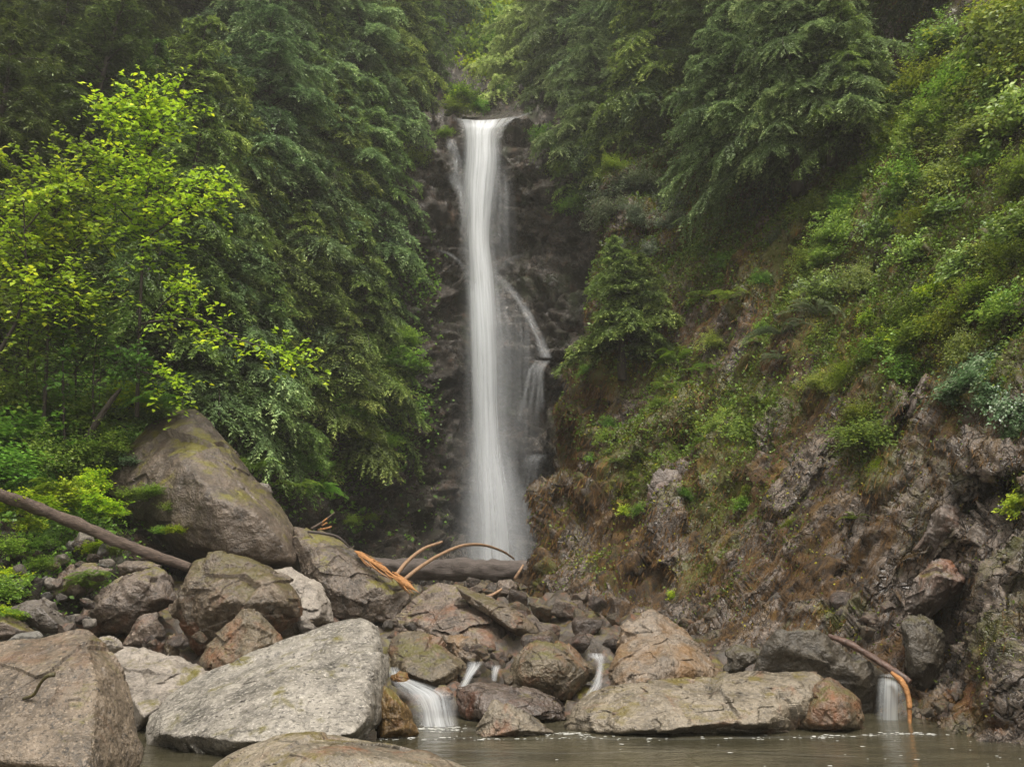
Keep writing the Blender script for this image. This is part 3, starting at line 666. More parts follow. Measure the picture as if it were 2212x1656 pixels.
S('upright pale crusted slab set in the brown slope', [(1392, 1110), (1405, 1030), (1430, 1005), (1466, 1012), (1482, 1060), (1480, 1150), (1452, 1225), (1432, 1225), (1418, 1150)], 14.05, M_pink, .5, sub=6, p=24, amp=2.4, seed=43, name='rock_slab', cat='rock')
S('long diagonal pale rib of rock on the brown slope', [(1672, 1110), (1700, 1050), (1745, 985), (1790, 942), (1812, 950), (1780, 1010), (1730, 1075), (1690, 1120)], 11.75, M_pink, .4, sub=6, p=24, amp=2.4, seed=44, name='rock_rib', cat='rock')
S('grey triangular rock tip above the dark crevice', [(1955, 905), (1975, 845), (2000, 800), (2012, 806), (2000, 850), (1975, 905)], 10.4, M_pink, .3, sub=5, p=24, amp=1.6, seed=45, name='rock_tip', cat='rock')
S('pale grey lump of rock near the edge above the young hemlock', [(1288, 500), (1300, 430), (1350, 410), (1420, 420), (1480, 460), (1470, 520), (1380, 545), (1310, 540)], 19.9, M_pink, 1.0, sub=6, p=16, amp=2.2, seed=46, name='rock_outcrop', cat='rock')
S('small slab protruding behind the huge angular boulder', [(545, 1040), (580, 1046), (590, 1062), (575, 1080), (548, 1066)], 13.2, M_pale, .3, sub=5, seed=47, name='stone', cat='stone')
# ---------------------------------------------------------------- falling water
def water_mat(name, dens, xfreq, yfreq, edge=.25, colr=(.86, .89, .92), lo=.3, hi=.7, emit=0):
    m, nt, bs, out = new_mat(name)
    uvn = nt.nodes.new('ShaderNodeUVMap'); mp = nt.nodes.new('ShaderNodeMapping'); mp.inputs['Scale'].default_value = (xfreq, yfreq, 1)
    nt.links.new(uvn.outputs[0], mp.inputs['Vector'])
    n1 = noise(nt, mp.outputs[0], 1.0, 6, .65, .15)
    sx = nt.nodes.new('ShaderNodeSeparateXYZ'); nt.links.new(uvn.outputs[0], sx.inputs[0])
    x = sx.outputs['X']
    e = mth(nt, 'MULTIPLY', mth(nt, 'MULTIPLY', x, mth(nt, 'SUBTRACT', 1.0, x)), 4.0)
    e = mth(nt, 'DIVIDE', e, edge * 4, clamp=True)
    e = mth(nt, 'POWER', e, 1.5)
    fade = N(nt, 'ShaderNodeAttribute', attribute_name='tint').outputs['Fac']
    a = mth(nt, 'MULTIPLY', mth(nt, 'MULTIPLY', ramp(nt, n1, ((lo, .15), (hi, 1.0))), e), dens)
    a = mth(nt, 'MULTIPLY', a, fade, clamp=True)
    bs.inputs['Base Color'].default_value = (*colr, 1); bs.inputs['Roughness'].default_value = .6
    tr = nt.nodes.new('ShaderNodeBsdfTranslucent'); tr.inputs['Color'].default_value = (*colr, 1)
    ms0 = nt.nodes.new('ShaderNodeMixShader'); ms0.inputs[0].default_value = .4
    nt.links.new(bs.outputs[0], ms0.inputs[1]); nt.links.new(tr.outputs[0], ms0.inputs[2])
    tp = nt.nodes.new('ShaderNodeBsdfTransparent'); ms = nt.nodes.new('ShaderNodeMixShader')
    nt.links.new(a, ms.inputs[0]); nt.links.new(tp.outputs[0], ms.inputs[1]); nt.links.new(ms0.outputs[0], ms.inputs[2])
    nt.links.new(ms.outputs[0], out.inputs['Surface'])
    return m

def sheet_mesh(name, rows, mat, bulge=.3, nx=14, ny=90, wob=.03, dip=0):
    """rows: (v, u_left, u_right, Y, opacity) from the top to the foot; a bowed curtain of water"""
    r = np.array(rows, float); t = np.linspace(0, len(r) - 1, ny)
    k = np.arange(len(r))
    v, ul, ur, Y, al = (smooth_path(r, ny)[:, c] for c in range(5))
    s = np.linspace(0, 1, nx)
    Uu = ul[:, None] + (ur - ul)[:, None] * s[None]
    Vv = np.broadcast_to(v[:, None], Uu.shape)
    Vv = Vv + dip * np.exp(-(v - v[0]) / 22.0)[:, None] * (1 - (2 * s[None] - .9) ** 2)
    w = (ur - ul) / FPX * Y
    Yy = Y[:, None] - (bulge * w)[:, None] * (1 - (2 * s - 1) ** 2)[None]
    Pp = P(Uu, Vv, Yy).reshape(-1, 3)
    Pp[:, 1] += wob * fbm(Pp * np.array((5, 1, .7)), 3, 33)
    ln = np.concatenate(((0,), np.cumsum(np.linalg.norm(np.diff(P((ul + ur) / 2, v, Y), axis=0), axis=1))))
    uvs = np.stack((np.broadcast_to(s[None], Uu.shape), np.broadcast_to(ln[:, None], Uu.shape)), -1).reshape(-1, 2)
    return Pp, grid_faces(ny, nx), np.broadcast_to(np.clip(al, 0, 1)[:, None], Uu.shape).ravel(), uvs

def water_part(name, rows, mat, parent=None, base=(0, 0, 0), **kw):
    V, F, T, uvs = sheet_mesh(name, rows, mat, **kw)
    if parent is None:
        V, base = recentre(V); loc = base
    else:
        V = V - np.array(base); loc = (0, 0, 0)
    return obj(name, mesh_np(name, V, F, [mat], T, True, uvs), parent, loc)

W_core = water_mat('falling_water', 1.7, 9, .16, edge=.40, lo=.28, hi=.57)
W_veil = water_mat('thin_water_veil', 1.25, 13, .2, edge=.75, lo=.35, hi=.75)
W_haze = water_mat('fine_spray_veil', .42, 4, .12, edge=1.0, lo=.2, hi=.8)
W_thread = water_mat('thread_of_water', 1.1, 4, 1.5, edge=.5, lo=.3, hi=.7)
W_casc = water_mat('cascading_water', 1.7, 11, 1.0, edge=.42, lo=.3, hi=.65)

fb = P(1050, 1215, 22.6)
fall = obj('waterfall', None, loc=fb)
tag(fall, 'tall white waterfall dropping in a silky column down the dark cliff', 'waterfall')
wp = lambda n, rows, mat, **kw: water_part(n, rows, mat, fall, fb, **kw)
wp('main_column', [(250, 974, 1124, 24.4, .85), (268, 986, 1104, 23.9, 1), (285, 992, 1090, 23.7, 1), (310, 995, 1086, 23.6, 1), (350, 993, 1088, 23.5, 1), (400, 990, 1082, 23.4, 1), (460, 994, 1074, 23.3, 1), (520, 997, 1070, 23.2, 1), (600, 1000, 1080, 23.1, 1),
                     (700, 1002, 1090, 23.0, .85), (800, 1003, 1096, 22.9, .75), (900, 1006, 1100, 22.8, .65), (1000, 1006, 1108, 22.7, .55), (1100, 1004, 1118, 22.7, .48), (1215, 1000, 1130, 22.6, .4)], W_core, bulge=.35, dip=10)
wp('inner_strand', [(266, 996, 1090, 24.1, .9), (310, 1002, 1078, 23.8, 1), (400, 1002, 1068, 23.6, 1), (520, 1006, 1058, 23.4, .7), (600, 1010, 1068, 23.3, .8), (700, 1014, 1072, 23.2, 1), (800, 1018, 1076, 23.1, .9), (1000, 1024, 1088, 22.9, .55), (1215, 1028, 1100, 22.8, .35)], W_core, bulge=.2)
wp('inner_strand', [(600, 1006, 1060, 22.9, .0), (640, 1008, 1066, 22.9, .9), (800, 1014, 1072, 22.8, .8), (1000, 1022, 1084, 22.6, .5), (1215, 1026, 1100, 22.5, .3)], W_core, bulge=.2)
wp('outer_veil', [(290, 980, 1098, 23.5, .3), (380, 978, 1108, 23.3, 1), (460, 980, 1104, 23.1, 1), (560, 986, 1092, 23.0, .9), (640, 990, 1108, 22.9, 1), (740, 986, 1124, 22.7, 1), (860, 986, 1128, 22.6, 1), (980, 990, 1130, 22.5, 1), (1215, 984, 1150, 22.3, 1)], W_veil, bulge=.3)
wp('outer_veil', [(620, 1040, 1110, 22.8, .2), (720, 1046, 1128, 22.5, 1), (860, 1050, 1132, 22.4, .9), (1000, 1050, 1130, 22.3, .6), (1215, 1060, 1150, 22.1, .5)], W_veil, bulge=.3)
wp('side_veil', [(360, 1056, 1104, 23.4, .2), (420, 1054, 1116, 23.2, 1), (480, 1052, 1120, 23.1, .9), (560, 1052, 1124, 23.0, .5), (610, 1056, 1126, 23.0, .1)], W_veil, bulge=.3)
wp('foot_veil', [(960, 984, 1110, 22.6, 0), (1030, 980, 1130, 22.4, .8), (1100, 976, 1160, 22.2, 1), (1215, 970, 1180, 22.0, 1)], W_veil, bulge=.25)
wp('foot_veil', [(990, 1000, 1120, 22.0, 0), (1080, 985, 1150, 21.8, .8), (1215, 975, 1175, 21.6, 1)], W_veil, bulge=.25)
wp('foot_fan', [(880, 1004, 1100, 22.5, 0), (980, 1000, 1118, 22.2, .35), (1080, 994, 1146, 21.9, .45), (1215, 986, 1172, 21.6, .45)], W_core, bulge=.25)
wp('spray_veil', [(500, 980, 1130, 22.9, 0), (700, 965, 1160, 22.6, .6), (900, 950, 1185, 22.4, 1), (1060, 940, 1200, 21.8, 1), (1215, 930, 1200, 21.2, 1)], W_haze, bulge=.2)
wp('spray_veil', [(820, 990, 1180, 22.0, 0), (960, 950, 1195, 21.6, .8), (1100, 930, 1200, 21.2, 1), (1215, 920, 1210, 20.6, 1)], W_haze, bulge=.15)
wp('lip_spill', [(240, 1150, 1160, 24.3, .2), (250, 1118, 1140, 24.2, .7), (258, 1096, 1116, 24.1, .9), (272, 1078, 1098, 23.9, .7), (300, 1070, 1088, 23.7, .3)], W_thread, bulge=.2)
wp('splash_ledge', [(300, 962, 984, 23.6, .3), (318, 960, 992, 23.4, 1), (345, 966, 1000, 23.4, .9), (380, 970, 1002, 23.3, .6), (410, 980, 1006, 23.3, .3)], W_thread, bulge=.3)
wp('edge_strand', [(370, 950, 990, 23.6, 0), (395, 968, 1000, 23.5, .9), (430, 984, 1010, 23.3, .9), (480, 990, 1012, 23.2, .5), (560, 990, 1010, 23.1, .2)], W_thread, bulge=.2)
wp('ledge_spill', [(528, 900, 914, 23.2, 0), (540, 936, 958, 23.2, .2), (552, 962, 986, 23.1, .4), (572, 988, 1006, 23.0, .3), (600, 1000, 1012, 23.0, .3)], W_thread, bulge=.2)
wp('side_stream', [(596, 1050, 1092, 22.9, .5), (618, 1076, 1110, 22.8, .7), (645, 1100, 1132, 22.6, .7), (680, 1126, 1154, 22.4, .95), (710, 1142, 1168, 22.2, .9), (740, 1154, 1182, 22.0, 1), (772, 1160, 1196, 21.8, .9)], W_thread, bulge=.3)
wp('side_stream', [(640, 1080, 1140, 22.8, 0), (700, 1096, 1162, 22.6, .8), (800, 1092, 1170, 22.2, .8), (930, 1090, 1180, 22.0, .6), (1010, 1090, 1180, 21.8, .2)], W_veil, bulge=.2)
wp('upper_trickle', [(545, 1130, 1150, 23.0, 0), (556, 1096, 1132, 23.0, .3), (575, 1072, 1100, 23.0, .35), (590, 1060, 1082, 23.0, .3)], W_thread, bulge=.2)
for k, (u0, u1, u2, vb) in enumerate(((1142, 1130, 1112, 930), (1152, 1146, 1136, 900), (1160, 1158, 1152, 920), (1166, 1166, 1166, 890))):
    wp('water_thread', [(778, u0 + 12, u0 + 26, 21.8, .5), (800, u0 - 2, u0 + 12, 21.6, 1), (850, u1 - 3, u1 + 12, 21.6, .7), (vb, u2 - 5, u2 + 16, 21.6, .0)], W_thread, bulge=.3, nx=5, ny=30)
wp('lower_spill', [(980, 1140, 1190, 21.6, .3), (988, 1130, 1184, 21.4, 1), (1004, 1122, 1178, 21.3, .8), (1060, 1112, 1172, 21.3, .7), (1130, 1105, 1162, 21.3, .6), (1210, 1098, 1158, 21.3, .5)], W_veil, bulge=.25)

def cascade(label, rows, mat=None, **kw):
    o = water_part('cascade', rows, mat or W_casc, **kw)
    return tag(o, label, 'cascade')
cascade('broad white cascade pouring between the pale slab and the reddish boulder', [(1440, 836, 862, 8.6, .3), (1462, 838, 880, 8.4, 1), (1478, 845, 930, 8.2, 1), (1496, 862, 978, 7.9, 1), (1512, 878, 984, 7.8, .9), (1530, 888, 986, 7.72, .9), (1552, 892, 990, 7.68, 1), (1572, 895, 996, 7.62, 1)], bulge=.12, ny=50, nx=24)
cascade('small white trickle beside the flat-topped grey boulder', [(1428, 1006, 1046, 8.9, .3), (1440, 1006, 1040, 8.6, 1), (1460, 1000, 1024, 8.4, .9), (1482, 990, 1012, 8.2, .6)], bulge=.2, ny=24)
cascade('faint trickle over the brown wedge in midstream', [(1436, 1060, 1086, 8.8, .3), (1446, 1060, 1080, 8.6, .8), (1470, 1060, 1074, 8.3, .4)], bulge=.2, ny=20)
cascade('thin cascade beside the orange-stained pyramid boulder', [(1410, 1266, 1308, 9.2, .5), (1418, 1270, 1310, 8.9, .9), (1430, 1286, 1308, 8.6, .5), (1460, 1284, 1304, 8.4, .6), (1480, 1276, 1302, 8.2, .7), (1502, 1258, 1290, 8.0, .6)], bulge=.2, ny=34)
cascade('glassy spout pouring under the peeled end of the log', [(1455, 1898, 1940, 8.3, .4), (1468, 1894, 1956, 8.1, .8), (1500, 1892, 1960, 8.0, .9), (1564, 1890, 1962, 7.95, .9)], water_mat('glassy_spout', 1.1, 9, .4, edge=.3, colr=(.72, .76, .77), lo=.25, hi=.7), bulge=.2, ny=30)

# foam flecks and foam lines lying on the pool
m, nt, bs, out = new_mat('foam_white'); bs.inputs['Base Color'].default_value = (.42, .42, .39, 1); bs.inputs['Roughness'].default_value = .7
bump(nt, bs, noise(nt, coords(nt), 60, 3), .6, .01)
foam_mat = m
FP = Parts()
def fleck(x, y, r, seed):
    n = 9; rr = np.random.default_rng(seed)
    th = np.linspace(0, 2 * math.pi, n * 2, endpoint=False)
    rad = r * (1 + .35 * rr.uniform(-1, 1, n * 2))
    V = [(x, y, .004 + r * .08)] + [(x + a * math.cos(t) * 1.5, y + a * math.sin(t), .003) for a, t in zip(rad, th)]
    k = n * 2
    F = [(0, 1 + j, 1 + (j + 1) % k, 1 + (j + 2) % k) for j in range(0, k, 2)]
    FP.add(V, F)
for k in range(80):
    u = rng.uniform(1180, 2300); Y = 1.2 / math.tan(0.0) if 0 else rng.uniform(4.6, 7.2)
    if rng.random() < .6: u = rng.uniform(1500, 2250)
    x = (u - 1106) / FPX * Y
    fleck(x, Y, rng.choice((.005, .008, .012, .020), p=(.45, .33, .16, .06)), k)
# foam edges along the stones: strings of bubbles of every size
def foam_line(pts, n, spread, seed):
    rr = np.random.default_rng(seed); p = smooth_path([((u - 1106) / FPX * Y, Y, .0) for u, Y in pts], 200)
    for k in range(n):
        q = p[rr.integers(0, 200)]
        fleck(q[0] + rr.normal(0, .02), q[1] + rr.normal(0, spread), abs(rr.normal(0, .006)) + .003, seed * 1000 + k)
foam_line([(830, 7.0), (1000, 7.05), (1100, 7.0), (1230, 7.05), (1400, 7.0), (1650, 7.05), (1750, 7.1)], 90, .04, 1)
foam_line([(1700, 7.12), (1800, 7.15), (1900, 7.25), (1965, 7.2)], 60, .04, 2)
foam_line([(890, 7.5), (950, 7.45), (1010, 7.5)], 90, .07, 3)
foam_line([(1180, 7.2), (1230, 7.25), (1260, 7.15)], 40, .04, 4)
tag(obj('foam', FP.mesh('foam', [foam_mat])), kind='stuff')
W_foam = water_mat('foam_streaks', 1.0, 2.5, 3.0, edge=.8, colr=(.62, .63, .60), lo=.42, hi=.68)
def foam_ribbon(pts, w, z=.007):
    p = smooth_path([((u - 1106) / FPX * Y, Y, z) for u, Y in pts], 120)
    p[:, 1] += .03 * fbm(p * 4, 3, 5)
    s_ = np.linspace(0, 1, 5); ww = w * (1 + .5 * fbm(p * 5, 2, 8))
    G_ = p[:, None] + np.array((0, 1.0, 0)) * ((s_ - .5)[None] * ww[:, None])[..., None]
    uvs = np.stack(np.broadcast_arrays(s_[None], np.linspace(0, 1, 120)[:, None] * len(pts) * 1.0), -1).reshape(-1, 2)
    V, b = recentre(G_.reshape(-1, 3))
    tag(obj('foam', mesh_np('foam', V, grid_faces(120, 5), [W_foam], np.ones(600), True, uvs), loc=b), kind='stuff')
foam_ribbon([(820, 7.0), (1000, 7.05), (1100, 7.0), (1230, 7.05), (1400, 7.0), (1650, 7.05), (1780, 7.12), (1900, 7.2), (1975, 7.2)], .10)
foam_ribbon([(885, 7.45), (940, 7.35), (1010, 7.4), (1040, 7.3)], .30, .011)
foam_ribbon([(1190, 7.2), (1230, 7.22), (1262, 7.15)], .16, .011)
foam_ribbon([(1000, 6.5), (1200, 6.4), (1500, 6.5), (1800, 6.3)], .05, .011)

# ---------------------------------------------------------------- fallen timber
B_grey = bark_mat('grey_weathered_wood', (.022, .016, .013), (.13, .105, .092), (1.2, 26, 26))
B_brown = bark_mat('brown_log_wood', (.022, .014, .010), (.135, .095, .072), (3, 16, 16))
B_orange = bark_mat('fresh_orange_wood', (.19, .075, .018), (.46, .22, .072), (14, 14, 14), .6)
B_tan = bark_mat('peeled_tan_wood', (.15, .085, .045), (.34, .21, .12), (10, 10, 10), .6)
B_red = bark_mat('reddish_wet_bark', (.040, .020, .013), (.115, .062, .042), (6, 6, 6), .4)
B_dark = bark_mat('dark_bark', (.018, .013, .010), (.055, .042, .032), (9, 9, 3))

def timber(name, label, cat, pts, radii, mat, n=40, seg=14, rough=.12, seed=0, group=None):
    p = smooth_path([P(*q) for q in pts], n)
    r = np.interp(np.linspace(0, 1, n), np.linspace(0, 1, len(radii)), radii)
    V, F = tube(p, r, seg, seed, rough)
    V, b = recentre(V)
    o = obj(name, mesh_np(name, V, F, [mat]), loc=b)
    return tag(o, label, cat, group) if label else o
timber('fallen_log', 'long brown log leaning down the bank onto the stones', 'log', [(-90, 1040, 9.4), (0, 1068, 9.6), (120, 1112, 9.9), (250, 1168, 10.1), (330, 1198, 10.2), (410, 1226, 10.3)], (.064, .066, .066, .064, .058, .050), B_brown, 90, 18, .32, 1)
timber('fallen_log', 'thick grey log lying across the stream at the foot of the falls', 'log', [(740, 1226, 16.4), (850, 1228, 16.2), (1000, 1230, 16.0), (1150, 1233, 15.8)], (.18, .19, .19, .18), B_grey, 90, 24, .22, 2)
timber('fallen_log', 'wet reddish log sloping down over the dark boulder', 'log', [(1790, 1372, 8.5), (1850, 1398, 8.3), (1910, 1436, 8.1), (1966, 1474, 7.95)], (.024, .034, .036, .026), B_red, 60, 12, .4, 3)
timber('bent_branch', 'peeled orange limb bending down into the pool', 'branch', [(1925, 1452, 7.95), (1950, 1474, 7.85), (1962, 1510, 7.8), (1966, 1575, 7.75)], (.018, .028, .024, .018), B_orange, 40, 10, .45, 4)
timber('bent_branch', 'long peeled branch arching high over the grey log', 'branch', [(868, 1256, 11.0), (905, 1226, 11.3), (950, 1198, 11.8), (1000, 1178, 12.4), (1045, 1177, 13.0), (1085, 1190, 13.6), (1110, 1206, 14.2)], (.026, .025, .024, .022, .020, .014), B_tan, 50, 8, .08, 5)
timber('bent_branch', 'shorter peeled branch curving up from the splintered wood', 'branch', [(854, 1244, 11.0), (880, 1212, 11.3), (915, 1185, 11.6), (955, 1170, 11.9)], (.026, .026, .024, .018), B_tan, 40, 8, .08, 6)
timber('branch_stub', 'short peeled stub standing at the end of the grey log', 'branch', [(1112, 1250, 13.2), (1122, 1234, 13.2), (1130, 1220, 13.3)], (.026, .022, .016), B_tan, 12, 8, .1, 7)
timber('bent_branch', 'small peeled branch lying on the stones below the grey log', 'branch', [(1036, 1290, 11.6), (1060, 1286, 11.6), (1084, 1272, 11.7)], (.020, .022, .016), B_tan, 20, 8, .1, 8)
timber('bare_branch', 'thin bare twig rising behind the moss-streaked slab', 'branch', [(672, 1142, 11.8), (695, 1128, 11.9), (724, 1106, 12.0)], (.02, .016, .01), B_brown, 16, 6, .1, 9)
timber('bare_branch', 'grey root curling along the top of the moss-streaked slab', 'branch', [(665, 1148, 11.3), (700, 1152, 11.3), (730, 1160, 11.4), (756, 1182, 11.5)], (.02, .018, .018, .012), B_grey, 24, 6, .15, 10)
timber('mossy_twig', 'crooked mossy twig stuck to the brown speckled boulder', 'twig', [(50, 1508, 5.30), (72, 1500, 5.27), (88, 1474, 5.24), (102, 1460, 5.22), (118, 1456, 5.22)], (.007, .010, .010, .012, .014), rock_mat('twig_moss', (.05, .04, .01), (.10, .085, .015), scale=3), 24, 7, .35, 11)
timber('bare_branch', 'slender leaning stick crossing the young trees on the bank', 'branch', [(160, 985, 12.0), (200, 925, 12.0), (235, 872, 12.0), (262, 838, 12.0)], (.05, .045, .04, .02), B_dark, 24, 8, .2, 12)
timber('bare_branch', 'brown pole lying up the slope between the jutting blocks', 'branch', [(1980, 1310, 8.7), (2040, 1248, 8.75), (2100, 1190, 8.8), (2150, 1140, 8.9)], (.03, .035, .03, .02), B_brown, 30, 8, .3, 13)
timber('bare_branch', 'weathered stick slanting down between two rock shelves', 'branch', [(2050, 1105, 9.1), (2015, 1140, 9.1), (1975, 1190, 9.1)], (.02, .03, .02), B_brown, 24, 8, .3, 14)
# splintered wood: a fan of split shards, one thing
SP = Parts()
a0, a1 = P(766, 1190, 11.35), P(906, 1280, 10.75)
core = smooth_path([a0, a0 + (a1 - a0) * .35 + np.array((0, 0, .02)), a0 + (a1 - a0) * .7, a1], 40)
V, F = tube(core, np.interp(np.linspace(0, 1, 40), (0, .12, .5, .85, 1), (.004, .024, .034, .028, .006)), 9, 3, .9)
SP.add(V, F)
for k in range(44):
    t0 = rng.uniform(-.02, .75); t1 = min(1.06, t0 + rng.uniform(.12, .4))
    off = rng.normal(0, 1, 3) * np.array((.020, .030, .018))
    q0 = a0 + (a1 - a0) * t0 + off; q1 = a0 + (a1 - a0) * t1 + off * 2.0 + rng.normal(0, .02, 3)
    p = smooth_path([q0, (q0 + q1) / 2 + rng.normal(0, .008, 3), q1], 6)
    V, F = tube(p, np.array((.007, .008, .007, .006, .003, .001)) * rng.uniform(.6, 1.4), 4, k, .3)
    SP.add(V, F)
allV = np.concatenate(SP.V); b = np.array((allV[:, 0].mean(), allV[:, 1].mean(), allV[:, 2].min()))
SP.V = [v - b for v in SP.V]
tag(obj('splintered_wood', SP.mesh('splintered_wood', [B_orange], False), loc=b), 'bright orange splintered trunk piece lying on the moss-streaked slab', 'splintered wood')
SP = Parts()
for k in range(6):
    c = P(692 + rng.uniform(-6, 10), 1140 + rng.uniform(-6, 4), 11.9)
    V, F = tube(smooth_path([c, c + np.array((rng.uniform(.05, .12), 0, rng.uniform(-.04, .1)))], 5), .012, 5); SP.add(V, F)
allV = np.concatenate(SP.V); b = np.array((allV[:, 0].mean(), allV[:, 1].mean(), allV[:, 2].min())); SP.V = [v - b for v in SP.V]
tag(obj('splintered_wood', SP.mesh('splintered_wood', [B_orange], False), loc=b), 'tiny orange wood splinters behind the moss-streaked slab', 'splintered wood')
# ---------------------------------------------------------------- vegetation
ORD = ['next to', 'second out from', 'third out from', 'fourth out from', 'fifth out from', 'sixth out from', 'seventh out from', 'eighth out from', 'ninth out from', 'tenth out from', 'eleventh out from', 'twelfth out from']
pending = []      # (object, look, category, group, world position)
def later(o, look, cat, group, pos): pending.append((o, look, cat, group, np.array(pos, float)))

def tri_strips(base, dirs, width_dirs, L, Wd):
    """narrow leaf blades as kites of four corners"""
    mid = base + dirs * (L * .45)[:, None]
    V = np.stack((base, mid - width_dirs * (Wd / 2)[:, None], base + dirs * L[:, None], mid + width_dirs * (Wd / 2)[:, None]), 1).reshape(-1, 3)
    F = np.arange(len(base) * 4).reshape(-1, 4)
    return V, F

def rnd_unit(r, n):
    return nrm(r.normal(size=(n, 3)))

def conifer_meshes(name, H, Rad, nb, seed, mat_leaf, mat_bark, z0=.06, droop=.55, dens=1.0, lsz=1.0, topk=.85):
    """hemlock-like tree: flat drooping sprays on down-sweeping branches"""
    r = np.random.default_rng(seed)
    lean = r.normal(0, .05, 2)
    def trunk_at(z): 
        return np.stack((lean[0] * z + .06 * np.sin(z * .9 + seed), lean[1] * z + .06 * np.cos(z * .8), z), -1)
    zt = np.linspace(-.6, H, 24); tp = trunk_at(zt); rad = np.interp(zt / H, (-.1, 0, 1), (.035 * H ** .8 + .03, .026 * H ** .8 + .02, .008))
    TP = Parts(); V, F = tube(tp, rad, 8, seed, .15); TP.add(V, F)
    CV = []; CT_ = []
    for i in range(nb):
        f = (i + r.uniform(0, 1)) / nb
        z = H * (z0 + (1 - z0) * f ** .9)
        az = i * 2.399 + r.normal(0, .35)
        L = Rad * ((1 - f) ** topk * .92 + .10) * r.uniform(.62, 1.18)
        d = np.array((math.cos(az), math.sin(az), 0)); side = np.array((-d[1], d[0], 0))
        rise = r.uniform(.0, .30) + .35 * f; dr = droop * r.uniform(.7, 1.3)
        n = max(7, int(L / .085 * dens)); s = np.linspace(.10, 1, n)
        wob = r.normal(0, .22); bt = r.normal(0, .13)
        ax = trunk_at(np.array([z]))[0] + d * (L * s)[:, None] + side * (wob * L * s ** 2)[:, None]
        ax[:, 2] += L * (rise * s - dr * s ** 2.2)
        s2 = np.linspace(0, 1, 8); bx = trunk_at(np.array([z]))[0] + d * (L * s2)[:, None] + side * (wob * L * s2 ** 2)[:, None]; bx[:, 2] += L * (rise * s2 - dr * s2 ** 2.2)
        V, F = tube(bx, np.interp(s2, (0, 1), (.012 + .008 * L, .004)), 4); TP.add(V, F)
        tan = nrm(np.gradient(ax, axis=0))
        for sg in (-1, 1):
            ll = L * (.13 + .30 * np.sin(np.pi * np.clip(s * .86 + .10, 0, 1)) ** .8) * r.uniform(.55, 1.15, n)
            ld = nrm(tan * r.uniform(.5, .85, n)[:, None] + side * sg * .9 + np.array((0, 0, -.12)))
            ll = ll * np.where(r.uniform(0, 1, n) < .22, r.uniform(.15, .5, n), 1); ld = nrm(ld + r.normal(0, .16, ld.shape))
            m = max(5, int(L * .42 / .060 * dens)); t = np.linspace(.05, 1, m)
            pos = ax[:, None] + ld[:, None] * (ll[:, None] * t)[..., None]
            pos[..., 2] -= (.42 * ll[:, None] * t ** 2) * r.uniform(.6, 1.5, (n, 1))
            pos += r.normal(0, .020, pos.shape)
            for s3 in (-1, 0, 1):
                bd = nrm(ld[:, None] * .8 + np.cross(ld, (0, 0, 1))[:, None] * s3 * .8 + np.array((0, 0, -.22)) + r.normal(0, .26, pos.shape))
                wd = nrm(np.cross(bd, np.array((0, 0, 1.0)) + r.normal(0, .30, pos.shape)))
                LL = (.098 * lsz * r.uniform(.7, 1.4, pos.shape[:2])).ravel(); WW = .030 * lsz * r.uniform(.7, 1.3, LL.shape)
                V, F = tri_strips(pos.reshape(-1, 3), bd.reshape(-1, 3), wd.reshape(-1, 3), LL, WW)
                CV.append(V)
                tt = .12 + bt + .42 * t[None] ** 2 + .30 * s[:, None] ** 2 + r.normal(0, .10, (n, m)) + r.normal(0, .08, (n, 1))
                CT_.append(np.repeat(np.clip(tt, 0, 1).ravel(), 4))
    V = np.concatenate(CV); F = np.arange(len(V)).reshape(-1, 4)
    return mesh_np(name + '_crown', V, F, [mat_leaf], np.concatenate(CT_), smooth=False), TP.mesh(name + '_trunk', [mat_bark])

def leaf_quads(pos, size, r, up=.7, aspect=.62, dirs=None):
    n = len(pos)
    nn = nrm(rnd_unit(r, n) * (1 - up) + np.array((0, -.15, up)))
    d = rnd_unit(r, n) if dirs is None else dirs + r.normal(0, .5, (n, 3))
    d = nrm(d - nn * (d * nn).sum(1)[:, None]); w = np.cross(nn, d)
    L = size * r.uniform(.65, 1.3, n)
    a = pos; mid = pos + d * (L * .5)[:, None]; fold = nn * (L * .10)[:, None]
    V = np.stack((a, mid + w * (L * aspect / 2)[:, None] + fold, pos + d * L[:, None] - fold * .6, mid - w * (L * aspect / 2)[:, None] + fold), 1).reshape(-1, 3)
    return V, np.arange(n * 4).reshape(-1, 4)

